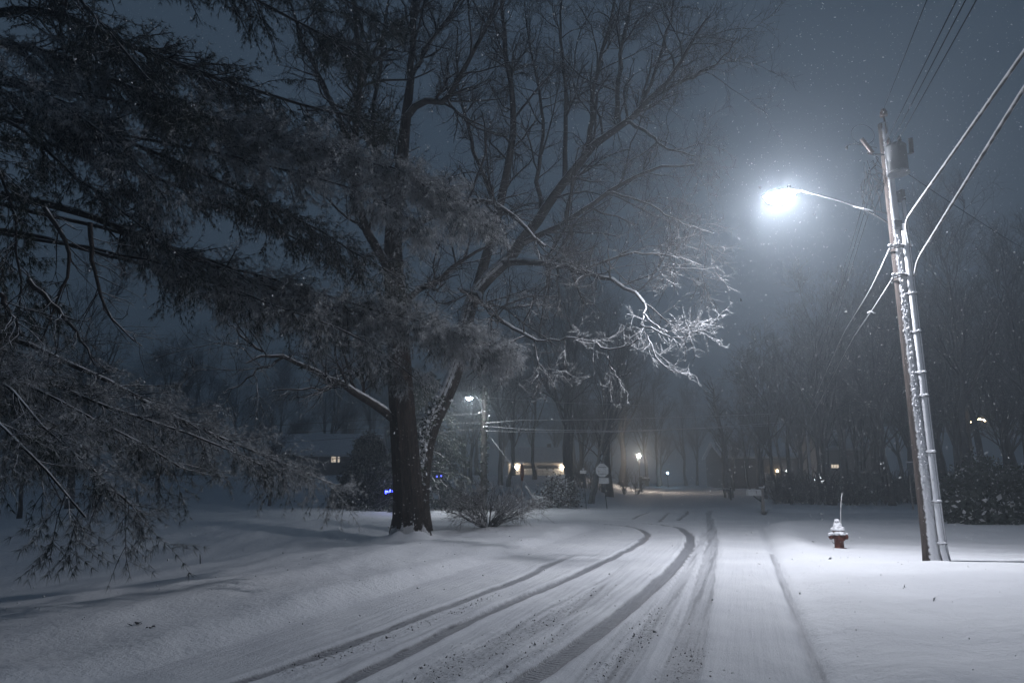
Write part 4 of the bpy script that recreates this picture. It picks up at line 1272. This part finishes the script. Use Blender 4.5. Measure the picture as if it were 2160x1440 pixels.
def leaf_shrub(name, label, px, py, Y, h, w, n, mats, ls=(.05, .10), share=.3, group='shrubs', dome=.6):
    p = P(px, py, Y); z = Hz(p[0], Y)
    root = empty(name, (p[0], Y, z), 0, label, 'shrub', group)
    d = norm(rng.normal(size=(n, 3))); d[:, 2] = np.abs(d[:, 2])
    lump = 1 + .18 * np.sin(d[:, 0] * 7 + 1) * np.sin(d[:, 1] * 6) + .12 * np.sin(d[:, 2] * 11 + d[:, 0] * 5)
    rr = rng.uniform(.25, 1, n) ** .5 * lump
    c = np.stack([d[:, 0] * rr * w / 2, d[:, 1] * rr * w / 2, d[:, 2] * rr * h], 1) + np.array([0, 0, .04])
    s = rng.uniform(ls[0], ls[1], (n, 1))
    u = norm(d * .6 + rng.normal(size=(n, 3)) * .6 + np.array([0, 0, -.25])); sd = norm(np.cross(u, rng.normal(size=(n, 3))))
    V = np.stack([c, c + u * s * .5 + sd * s * .28, c + u * s, c + u * s * .5 - sd * s * .28], 1).reshape(-1, 3)
    up = np.clip(d[:, 2] * .8 + .2, 0, 1)
    mi = (rng.random(n) < share * up * (.5 + .8 * (np.sin(d[:, 0] * 9) * np.sin(d[:, 1] * 8) > -.2))).astype(int)
    tag(np_mesh('leaves', V, np.arange(4 * n).reshape(-1, 4), mats, root, smooth=False, mat_idx=mi), kind='stuff')
    k = 14
    q = np.zeros((k, 5, 3)); a = np.linspace(0, 6.28, k); t = np.linspace(0, 1, 5)[None]
    q[:, :, 0] = np.cos(a)[:, None] * w * .33 * t; q[:, :, 1] = np.sin(a)[:, None] * w * .33 * t; q[:, :, 2] = h * .75 * t * rng.uniform(.5, 1, (k, 1)) - .05
    v, f = tubes([(q, np.full((k, 5), .02) * (1.2 - t), 5)])
    np_mesh('stems', v, f, M['limb'], root)
    return root
leaf_shrub('leafy_shrub', 'broad leaved shrub with snowy leaves left of the street name sign', 1180, 1068, 44.0, 2.1, 2.9, 2600, [M['brownleaf'], M['drift']], (.10, .2), .28)
leaf_shrub('evergreen_shrub', 'dense dark evergreen shrub right of the utility pole', 2105, 1094, 29.0, 2.5, 4.6, 12000, [M['needle'], M['needle_snow']], (.08, .22), .06)
leaf_shrub('evergreen_shrub', 'low spiky dark shrub at the right edge of the lawn', 2085, 1100, 27.5, .95, 2.2, 1800, [M['needle'], M['needle_snow']], (.16, .36), .2)
leaf_shrub('leafy_shrub', 'small snow bent shrub beside the broad leaved shrub', 1138, 1074, 42.5, .75, 1.5, 700, [M['brownleaf'], M['drift']], (.10, .2), .65)
# fallen snow laden branch
def fallen():
    pts = [P(1108, 1024, 41.5), P(1122, 1044, 41.5), P(1134, 1060, 41.6), P(1148, 1076, 41.6)]
    q = resample(np.array(pts), 8, .02)[None]
    b1, r1 = sprout(q, np.linspace(.05, .02, 8)[None], [18], (.3, 1), (.4, 1.0), (25, 65), 5, .2, -.05, .6, .018, .03, .3)
    v, f = tubes([(q, np.linspace(.06, .03, 8)[None], 6), (b1, r1, 5)])
    o = np_mesh('fallen_branch', v, f, M['rime'], origin=pts[-1]); o.location = tuple(pts[-1])
    tag(o, 'fallen branch white with snow leaning beside the leafy shrub', 'branch')
fallen()

# ------------------------------------------------------------------ dark spruce behind the trunk
def spruce(name, label, px, Y, h, w, seed_share, group='evergreens', lo=.3):
    p = P(px, 1050, Y); z = Hz(p[0], Y)
    root = empty(name, (p[0], Y, z), 0, label, 'tree', group)
    zs = np.linspace(-.2, h, 10)
    MB().tube([(0, 0, q) for q in zs], [.24 * (1 - max(q, 0) / h) + .02 for q in zs], 12).build('trunk', M['bark'], root)
    n = 170
    hz = lo + (h - lo) * rng.random(n) ** 1.15
    ln = (w / 2) * (1 - (hz - lo) / (h - lo)) ** .75 * rng.uniform(.65, 1.08, n) + .25
    a = rng.uniform(0, 6.28, n)
    t = np.linspace(0, 1, 7)[None]
    q = np.zeros((n, 7, 3))
    q[:, :, 0] = np.cos(a)[:, None] * ln[:, None] * t; q[:, :, 1] = np.sin(a)[:, None] * ln[:, None] * t
    q[:, :, 2] = hz[:, None] + ln[:, None] * (.22 * t - .55 * t ** 2)
    q[:, :, 2] = np.maximum(q[:, :, 2], .12)
    r = np.linspace(.035, .008, 7)[None] * np.ones((n, 1))
    b1, r1 = sprout(q, r, np.full(n, 11), (.2, 1), (.3, .8), (35, 65), 5, .1, -.1, .5, .006, .015, .5, flat=.7)
    v, f = tubes([(q, r, 4), (b1, r1, 3)])
    np_mesh('branches', v, f, M['far_bark'], root)
    V1, F1, d1, _ = needles(q, 12, (.12, .26), .022, .35, .9)
    V2, F2, d2, _ = needles(b1, 9, (.10, .24), .022, .4, .9)
    V = np.concatenate([V1, V2]); F = np.concatenate([F1, F2 + len(V1)])
    c = V[F[:, 0]]
    patch = .5 + .5 * np.sin(c[:, 0] * 4.1 + c[:, 2] * 3) * np.sin(c[:, 1] * 3.3 + c[:, 2] * 5.1)
    mi = (rng.random(len(F)) < seed_share * (.3 + 1.4 * patch)).astype(int)
    tag(np_mesh('crown', V, F, [M['needle'], M['needle_snow']], root, smooth=False, mat_idx=mi), kind='stuff')
    return root
spruce('spruce_tree', 'full dark spruce with drooping snowy boughs behind the thick trunk', 895, 41.5, 8.2, 8.6, .12)
spruce('spruce_tree', 'smaller spruce left of the thick trunk across the street', 775, 43.5, 4.6, 5.2, .20)

# ------------------------------------------------------------------ background woods
def tree_proto(name, h, r, style, seed):
    global rng
    keep = rng; rng = np.random.default_rng(seed)
    root = empty(name, (0, 0, 0))
    n = 14
    tp = np.zeros((n, 3)); tp[:, 2] = np.linspace(-.4, h * .82, n)
    tp[:, :2] += np.cumsum(rng.normal(size=(n, 2)) * .035 * h / n * 2, 0)
    tp[:2, :2] = 0
    rr = r * (1 - np.linspace(0, .88, n)); rr[0] *= 1.35; rr[1] *= 1.1
    v, f = tubes([(tp[None], rr[None], 9)])
    np_mesh('trunk', v, f, M['far_bark'], root)
    Tp, Tr = tp[None], rr[None]
    lo = .28 if style != 'tall' else .4
    l1, a1 = sprout(Tp, Tr, [15], (lo, 1), (.30 * h, .5 * h), (18, 48), 9, .10, .18, .6, .03, r * .6, .5)
    l2, a2 = sprout(l1, a1, np.full(len(l1), 7), (.2, 1), (.11 * h, .24 * h), (22, 55), 6, .13, .12, .6, .018, .08, .5)
    l3, a3 = sprout(l2, a2, np.full(len(l2), 6), (.15, 1), (.05 * h, .11 * h), (25, 58), 5, .16, .10, .65, .012, .03, .4)
    l4, a4 = sprout(l3, a3, np.full(len(l3), 4), (.2, 1), (.4, .95), (25, 60), 3, .2, .08, .8, .009, .014, .3)
    v, f = tubes([(l1, a1, 6), (l2, a2, 4), (l3, a3, 3), (l4, a4, 3)])
    tag(np_mesh('crown', v, f, M['far_bark'], root), kind='stuff')
    rng = keep
    return root

protos = [tree_proto('woodland_tree', 17, .26, 'wide', 11), tree_proto('woodland_tree', 19, .30, 'tall', 12), tree_proto('woodland_tree', 15, .20, 'wide', 13),
          tree_proto('woodland_tree', 18, .24, 'tall', 14), tree_proto('woodland_tree', 14, .22, 'wide', 15), tree_proto('woodland_tree', 20, .34, 'wide', 16)]
_used = set()
def plant(px, Y, k, s, label, group, lean=0.0):
    x = P(px, 1040, Y)[0]
    z = Hz(x, Y)
    rz = float(rng.uniform(0, 6.28)); sc_ = (s * float(rng.uniform(.92, 1.08)),) * 2 + (s,)
    if k not in _used:
        _used.add(k); o = protos[k]
        o.location = (x, Y, z); o.rotation_euler = (0, 0, rz); o.scale = sc_
        tag(o, label, 'tree', group)
    else:
        o = copy_tree(protos[k], None, (x, Y, z), rz, sc_, label, group)
    o['category'] = 'tree'
    if lean: o.rotation_euler = (0, lean, rz * 0)
    return o

def woods():
    gR = 'woods behind the utility pole'
    def lR(px, row):
        zone = ('left of the bent dark trunk' if px < 1752 else 'between the bent dark trunk and the utility pole' if px < 1925 else 'above the evergreen shrub right of the pole' if px < 2165 else 'at the right edge of the woods')
        return ('near front row', 'second row', 'third row', 'farthest row')[row] + ' bare tree ' + zone
    i = 0
    for row, (Y, n, x0, x1, smin_, smax_) in enumerate(((54, 12, 1700, 2300, .85, 1.1), (62, 14, 1600, 2320, .95, 1.2), (72, 14, 1560, 2330, 1.0, 1.25), (86, 14, 1520, 2330, 1.0, 1.3))):
        for j in range(n):
            px = x0 + (x1 - x0) * (j + rng.uniform(.1, .9)) / n
            ramp = .62 + .38 * min(1, max(0, (px - 1500) / 420))
            plant(px, Y + rng.uniform(-4, 4), i % 6, ramp * rng.uniform(smin_, smax_), lR(px, row), gR); i += 1
    gL = 'woods behind the left house'; lL = 'bare tree in the distant woods behind the left house'
    for row, (Y, n) in enumerate(((118, 22), (132, 20))):
        for j in range(n):
            px = -150 + 1050 * (j + rng.uniform(.1, .9)) / n
            zone = 'at the far left edge' if px < 130 else 'over the left bank' if px < 420 else 'behind the low dark house' if px < 790 else 'behind the thick dark trunk'
            plant(px, Y + rng.uniform(-4, 4), i % 6, rng.uniform(.95, 1.2), ('distant', 'most distant')[row] + ' bare woodland tree ' + zone, gL); i += 1
    gC = 'woods around the garage house'; lC = 'bare tree in the dim woods around the garage house'
    for row, (Y, n, x0, x1, s0) in enumerate(((70, 8, 980, 1300, .95), (92, 8, 960, 1340, 1.1), (112, 10, 940, 1420, 1.1), (138, 12, 940, 1560, 1.05))):
        for j in range(n):
            px = x0 + (x1 - x0) * (j + rng.uniform(.1, .9)) / n
            if abs(px - 1140) < 50 and Y < 118: continue
            plant(px, Y + rng.uniform(-3, 3), i % 6, s0 * rng.uniform(.9, 1.15), ('nearest', 'second row', 'third row', 'farthest')[row] + ' dim bare tree ' + ('left of the garage house' if px < 1090 else 'behind the garage doors' if px < 1195 else 'behind the octagonal sign' if px < 1345 else 'beyond the warm lamp post'), gC); i += 1
    # trees one can single out
    plant(1203, 62, 5, 1.15, 'massive dark trunk right of the garage lights', None)
    plant(1286, 64, 1, 1.0, 'dark straight trunk just behind the octagonal sign', None)
    plant(1128, 80, 3, 1.0, 'dark trunk standing in front of the garage doors', None)
    plant(1752, 50, 0, 1.0, 'bent dark trunk standing right of the warm house lights', None)
    plant(1640, 56, 2, .95, 'slim bare tree left of the warm house lights', None)
    plant(1880, 48, 4, 1.05, 'spreading bare tree just left of the utility pole foot', None)
    plant(2060, 46, 3, 1.15, 'tall bare tree above the evergreen shrub', None)
    plant(48, 33.5, 4, .45, 'small dark bare tree at the left edge of the lawn', None)
    plant(292, 47, 2, .42, 'small bare tree with a leaning bough on the left bank', None)
    plant(570, 46, 4, .42, 'small low forked tree below the left house', None)
    plant(150, 44, 0, .95, 'tall bare tree with open twigs at far left', None)
    plant(330, 62, 2, .9, 'bare tree rising over the left bank', None)
woods()

# pale leaning trunks by the signs and the road bend
def lean_tree(label, path, r0, r1, nsub, mat):
    q = resample(np.array([P(*p) for p in path]), 16, .03)
    base = q[0].copy(); base[2] = Hz(base[0], base[1]); q[0, 2] = base[2] - .2
    root = empty('slim_tree', tuple(base), 0, label, 'tree', 'slim pale trees')
    v, f = tubes([(q[None], np.linspace(r0, r1, 16)[None], 9)])
    np_mesh('trunk', v, f, mat, root, origin=base)
    b1, a1 = sprout(q[None], np.linspace(r0, r1, 16)[None], [nsub], (.35, 1), (1, 3), (25, 60), 6, .14, .12, .5, .02, .05, .3)
    b2, a2 = sprout(b1, a1, np.full(len(b1), 7), (.2, 1), (.4, 1.1), (25, 60), 4, .18, .08, .6, .010, .02, .3)
    v, f = tubes([(b1, a1, 4), (b2, a2, 3)])
    tag(np_mesh('crown', v, f, M['far_bark'], root, origin=base), kind='stuff')
lean_tree('left of two pale thin trunks leaning right behind the signs', [(1243, 1062, 50), (1256, 1000, 50), (1266, 950, 50), (1278, 900, 50), (1290, 850, 50), (1318, 810, 50)], .16, .05, 16, M['pale_bark'])
lean_tree('right of two pale thin trunks leaning right behind the signs', [(1250, 1062, 50.5), (1268, 985, 50.5), (1282, 935, 50.5), (1300, 890, 50.5), (1330, 840, 50.5)], .12, .04, 12, M['pale_bark'])
lean_tree('pale slender trunk at the bend of the far road', [(1541, 1020, 66), (1533, 985, 66), (1528, 940, 66), (1525, 915, 66), (1512, 880, 66), (1505, 820, 66)], .26, .10, 18, M['pale_bark'])
lean_tree('second pale trunk left of the far road bend', [(1528, 1016, 68), (1525, 980, 68), (1522, 940, 68), (1520, 900, 68)], .13, .06, 10, M['pale_bark'])

# undergrowth at the wood edge
def brush():
    n = 230
    px = rng.uniform(1630, 2300, n); Y = rng.uniform(49, 62, n)
    px2 = rng.uniform(-120, 560, 50); Y2 = rng.uniform(96, 112, 50)
    px3 = rng.uniform(1215, 1345, 30); Y3 = rng.uniform(70, 95, 30)
    X = np.concatenate([px, px2, px3]); YY = np.concatenate([Y, Y2, Y3])
    Q = []
    for a, b in zip(X, YY):
        x = P(a, 1040, b)[0]; z = Hz(x, b)
        m = 7
        t = np.linspace(0, 1, 6)[None]
        an = rng.uniform(0, 6.28, m); out = rng.uniform(.2, 1.4, m)[:, None]; h = rng.uniform(1.0, 3.2, m)[:, None]
        q = np.zeros((m, 6, 3))
        q[:, :, 0] = x + np.cos(an)[:, None] * out * t ** 1.3; q[:, :, 1] = b + np.sin(an)[:, None] * out * t ** 1.3
        q[:, :, 2] = z - .1 + h * (t - .2 * t ** 2)
        q[:, 1:] += rng.normal(size=(m, 5, 3)) * .08
        Q.append(q)
    Q = np.concatenate(Q)
    R = np.linspace(.030, .014, 6)[None] * np.ones((len(Q), 1))
    b1, r1 = sprout(Q, R, np.full(len(Q), 4), (.2, 1), (.5, 1.3), (20, 60), 3, .2, .05, .7, .013, .018, .3)
    v, f = tubes([(Q, R, 3), (b1, r1, 3)])
    tag(np_mesh('undergrowth', v, f, M['far_bark']), 'tangled bare undergrowth along the edge of the woods', 'undergrowth', kind='stuff')
brush()

# ------------------------------------------------------------------ houses
def house(name, label, px0, px1, Y, eave_py, ridge_py, depth, wall_mat, rz=0.0, over=.5):
    x0 = P(px0, eave_py, Y)[0]; x1 = P(px1, eave_py, Y)[0]
    cx = (x0 + x1) / 2; w = x1 - x0
    z = min(Hz(x0, Y), Hz(x1, Y), Hz(cx, Y)) - .3
    ez = P(cx / Y * 1440 + 1080, eave_py, Y)[2] - z
    rzh = P(1080, ridge_py, Y + depth / 2)[2] - z
    root = empty(name, (cx, Y + depth / 2, z), rz, label, 'house', 'houses')
    MB().box((0, 0, ez / 2), (w, depth, ez)).build('wall', wall_mat, root)
    # gable ends
    for sx in (-1, 1):
        g = MB()
        g.add([(sx * (w / 2 - .01), -depth / 2, ez), (sx * (w / 2 - .01), depth / 2, ez), (sx * (w / 2 - .01), 0, rzh - .06), (sx * (w / 2 - .2), -depth / 2, ez), (sx * (w / 2 - .2), depth / 2, ez), (sx * (w / 2 - .2), 0, rzh - .06)],
              [(0, 1, 2), (5, 4, 3), (0, 3, 4, 1), (1, 4, 5, 2), (2, 5, 3, 0)])
        g.build('gable', wall_mat, root)
    r = MB()
    hw = w / 2 + over
    sl = (rzh - ez) / (depth / 2)
    ye = depth / 2 + over; zl = ez - sl * over
    pf = [(-ye, zl), (0, rzh), (ye, zl), (ye, zl + .22), (0, rzh + .24), (-ye, zl + .22)]
    vs = [(-hw, a, b) for a, b in pf] + [(hw, a, b) for a, b in pf]
    r.add(vs, [(0, 1, 4, 5), (1, 2, 3, 4), (6, 11, 10, 7), (7, 10, 9, 8), (5, 4, 10, 11), (4, 3, 9, 10), (0, 6, 7, 1), (1, 7, 8, 2), (0, 5, 11, 6), (2, 8, 9, 3)])
    ro = r.build('roof', M['drift'], root)
    MB().box((0, -ye - .06, zl - .02), (2 * hw, .10, .14)).build('gutter', M['white_paint'], ro)
    MB().box((w * .2, depth * .12, rzh + .35), (.7, .6, 1.1)).build('chimney', M['brick'], ro)
    return root, w, depth, ez, z

def win(root, x, z, w, h, d, lit=None, panes=(2, 2)):
    f = MB()
    t = .07
    y = -d / 2 - .05
    f.box((x - w / 2, y, z), (t, .08, h + t)).box((x + w / 2, y, z), (t, .08, h + t)).box((x, y, z + h / 2), (w - t, .08, t)).box((x, y, z - h / 2), (w - t, .08, t))
    fo = f.build('window', M['white_paint'], root)
    nx, nz = panes
    for i in range(nx):
        for j in range(nz):
            MB().box((x - w / 2 + w * (i + .5) / nx, y + .01, z - h / 2 + h * (j + .5) / nz), (w / nx - .06, .02, h / nz - .06)).build('pane', lit or M['glass'], fo)

def wall_lamp(root, x, y, z, mat, r=.10):
    a = MB().box((x, y + .05, z + r * 1.6), (.16, .2, .05)).box((x, y + .12, z), (.10, .04, .26))
    o = a.build('wall_lamp', M['dark_metal'], root)
    MB().lathe((x, y, z), [(0, -r), (r * .7, -r * .7), (r, 0), (r * .7, r * .9), (0, r)], 10).build('bulb', mat, o)

def houses():
    # left house
    Y = 104
    root, w, d, ez, z = house('ranch_house', 'low dark house with snowy roof and one lit window at left', 560, 790, Y, 957, 918, 9, M['siding_dark'])
    wx = P(706, 965, Y)[0] - root.location.x
    wz = P(706, 966, Y)[2] - z
    win(root, wx - .12, wz, .75, 1.25, d, M['window_lit'], (1, 2))
    win(root, wx + .62, wz, .34, 1.25, d, M['window_lit'], (1, 2))
    win(root, wx - 3.2, wz, 1.6, 1.2, d, None, (2, 2))
    MB().box((wx + 4.4, -d / 2 - .04, 1.35), (1.0, .06, 2.1)).build('door', M['white_paint'], root)
    # garage house
    Y = 118
    root, w, d, ez, z = house('garage_house', 'house with lit garage doors and two glaring wall lamps', 1072, 1200, Y, 972, 946, 8, M['siding_light'])
    for pa, pb_ in ((1097, 1125), (1133, 1180)):
        xa = P(pa, 990, Y)[0] - root.location.x; xb = P(pb_, 990, Y)[0] - root.location.x
        zt = P(1100, 982, Y)[2] - z; zb = Hz(root.location.x, Y) - z
        gd = MB().box(((xa + xb) / 2, -d / 2 - .03, (zt + zb) / 2), (xb - xa + .24, .05, zt - zb + .2)).build('garage_door', M['wood_post'], root)
        for j in range(4):
            for i in range(4):
                hh = (zt - zb) / 4; ww = (xb - xa) / 4
                MB().box((xa + ww * (i + .5), -d / 2 - .07, zb + hh * (j + .5)), (ww - .05, .04, hh - .05)).build('panel', M['glass'] if j == 3 else M['white_paint'], gd)
    for q in (1089, 1187):
        lx = P(q, 985, Y)[0] - root.location.x; lz = P(q, 985, Y)[2] - z
        wall_lamp(root, lx, -d / 2 - .35, lz, M['bulb'], .20)
    # right houses behind the trees
    Y = 100
    root, w, d, ez, z = house('dark_house', 'dim low house with two warm lamps behind the right hand trees', 1525, 1690, Y, 962, 936, 9, M['siding_dark'])
    for q, m in ((1637, M['bulb_small']), (1657, M['bulb_white'])):
        lx = P(q, 993, Y)[0] - root.location.x; lz = P(q, 993, Y)[2] - z
        wall_lamp(root, lx, -d / 2 - .4, lz, m, .16)
    win(root, 1.0, 1.9, 1.4, 1.1, d, None)
    Y = 78
    root, w, d, ez, z = house('gabled_house', 'dark house with a lit front behind the bent trunk', 1742, 1850, Y, 943, 905, 8, M['siding_light'])
    lx = P(1755, 983, Y)[0] - root.location.x; lz = P(1755, 983, Y)[2] - z
    win(root, lx + .3, lz, .9, .45, d, M['window_lit'], (3, 1))
    win(root, lx + 3.2, lz, 1.2, 1.2, d, None)
houses()

# grey panel sign among the trees by the pole
def board():
    Y = 40.0
    p = P(1930, 1064, Y); z = Hz(p[0], Y)
    root = empty('notice_board', (p[0], Y, z), 0, 'grey blank board on posts behind the utility pole', 'board')
    a = P(1912, 975, Y); b = P(1946, 1002, Y)
    cx = (a[0] + b[0]) / 2 - p[0]; cz = (a[2] + b[2]) / 2 - z
    MB().box((cx, 0, cz), (b[0] - a[0], .05, a[2] - b[2]), .1, .01).build('panel', M['metal'], root)
    for s in (-.3, .3):
        MB().box((cx + s, .06, (cz + .2) / 2 - .1), (.07, .06, cz + .4)).build('post', M['wood_post'], root)
    MB().tube([(cx - .42, 0, cz + (a[2] - b[2]) / 2 + .02), (cx + .42, .05, cz + (a[2] - b[2]) / 2 + .02)], .04, 8).build('snow_cap', M['drift'], root)
board()

# yard lamp post far down the road
def yard_lamp(name, label, px, py_base, py_top, Y, mat, r):
    p = P(px, py_base, Y); z = Hz(p[0], Y)
    t = P(px, py_top, Y)[2] - z
    root = empty(name, (p[0], Y, z), 0, label, 'lamp post')
    MB().tube([(0, 0, -.2), (0, 0, t - .2)], .05, 10).build('post', M['dark_metal'], root)
    MB().lathe((0, 0, t - .2), [(.12, 0), (.14, .03), (.02, .05)], 10).lathe((0, 0, t + .2), [(.24, 0), (.05, .16), (0, .2)], 10).build('lamp_frame', M['dark_metal'], root)
    MB().lathe((0, 0, t), [(0, -r), (r * .7, -r * .7), (r, 0), (r * .7, r * .7), (0, r)], 10).build('bulb', mat, root)
yard_lamp('yard_lamp', 'tall lamp post glowing warm beside the far road', 1350, 1032, 961, 84, M['bulb_post'], .20)
yard_lamp('yard_lamp', 'tiny cold blue lamp far down the road', 1409, 1018, 997, 110, M['bulb_cyan'], .13)

# ------------------------------------------------------------------ festive lights
def light_string(name, label, pts, mat, r, n):
    q = resample(np.array(pts), n)
    root = empty(name, tuple(q[0]), 0, label, 'string lights', 'festive lights')
    MB().tube(q, .008, 5).build('cord', M['wire'], root, origin=tuple(q[0]))
    for i in range(n):
        b = q[i] + rng.normal(size=3) * .05
        MB().lathe(b, [(0, -r), (r * .7, -r * .6), (r, 0), (r * .6, r * .8), (0, r * 1.3)], 7).build('bulb', mat, root, origin=tuple(q[0]))
YS = 37.4
light_string('string_lights', 'bright blue bulbs strung left of the thick trunk', [P(812, 1040, YS), P(820, 1034, YS), P(826, 1037, YS), P(833, 1030, YS), P(838, 1034, YS)], M['bulb_blue'], .045, 12)
light_string('string_lights', 'two dim blue bulbs on the spruce right of the trunk', [P(907, 1005, YS), P(920, 1002, YS), P(934, 1004, YS)], M['bulb_blue'], .030, 3)
light_string('string_lights', 'orange bulbs hanging high in the woods at right', [P(2048, 889, 70), P(2056, 884, 70), P(2062, 887, 70), P(2070, 881, 70), P(2076, 888, 70)], M['bulb_small'], .07, 9)
light_string('string_lights', 'small white bulbs in the undergrowth near the warm houses', [P(1720, 1014, 56), P(1727, 1002, 56), P(1733, 1018, 56), P(1738, 1010, 56)], M['bulb_white'], .025, 14)

# ------------------------------------------------------------------ crumbs of slush on the road
def crumbs():
    V, F, b = [], [], 0
    base = np.array([[1, 0, 0], [-.5, .87, 0], [-.5, -.87, 0], [0, 0, .8], [0, 0, -.5]])
    tri = np.array([[0, 1, 3], [1, 2, 3], [2, 0, 3], [1, 0, 4], [2, 1, 4], [0, 2, 4]])
    for pts, w in CRUMB:
        g = smooth_line(np.array([G(*p)[:2] for p in pts]), 60)
        ln = np.linalg.norm(np.diff(g, axis=0), axis=1).sum()
        for _ in range(int(ln * 70)):
            c = g[rng.integers(0, 60)] + rng.normal(size=2) * w * .55
            s = .004 + .013 * rng.random() ** 3 + (.016 if rng.random() < .015 else 0)
            R = norm(rng.normal(size=(3, 3)))
            p = base * s * rng.uniform(.6, 1.2, (5, 3)) @ R
            p += np.array([c[0], c[1], Hz(c[0], c[1]) + s * .35])
            V.append(p); F.append(tri + b); b += 5
    tag(np_mesh('slush_crumbs', np.concatenate(V), np.concatenate(F), M['slush'], smooth=False), 'dark crumbs of dirty slush scattered between the tyre tracks', 'slush', kind='stuff')
crumbs()

# dark leaf litter by the lower left verge
def litter():
    for px, py, s, l in ((285, 1332, .05, 'dark leaf scrap on the snow at lower left'), (320, 1338, .035, 'smaller dark leaf scrap right of the leaf scrap')):
        p = G(px, py); z = Hz(p[0], p[1])
        mb = MB()
        for k in range(5):
            a = rng.uniform(0, 6.28)
            c = np.array([p[0] + rng.normal() * s * .8, p[1] + rng.normal() * s, z + .012])
            d = np.array([math.cos(a), math.sin(a), .5]) * s; e = np.array([-math.sin(a), math.cos(a), .3]) * s * .5
            mb.add([c - d * .3, c + e, c + d, c - e], [(0, 1, 2, 3)])
        tag(mb.build('leaf_scrap', M['slush']), l, 'leaf')
litter()

# ------------------------------------------------------------------ falling snow
def falling_snow():
    n = 75000
    c = np.stack([rng.uniform(-18, 18, n), rng.uniform(3.5, 34, n), rng.uniform(.1, 13, n)], 1)
    k = np.linalg.norm(c - np.array([0, 0, CAMH]), axis=1) > 5.5
    k &= np.linalg.norm(c - head, axis=1) > .9
    c = c[k]; n = len(c)
    s = .0045 + .0115 * rng.random((n, 1, 1)) ** 2.5
    q = norm(rng.normal(size=(n, 3, 3)))
    base = np.array([[1, 0, -.3], [-.5, .87, -.3], [-.5, -.87, -.3], [0, 0, .7]]) * rng.uniform(.6, 1.5, (n, 4, 3))
    V = (base * s) @ q + c[:, None]
    tri = np.array([[0, 1, 3], [1, 2, 3], [2, 0, 3], [2, 1, 0]])
    F = (tri[None] + 4 * np.arange(n)[:, None, None]).reshape(-1, 3)
    tag(np_mesh('falling_snow', V.reshape(-1, 3), F, M['flake'], smooth=False), 'snowflakes drifting through the lamplight', 'snow', kind='stuff')
falling_snow()
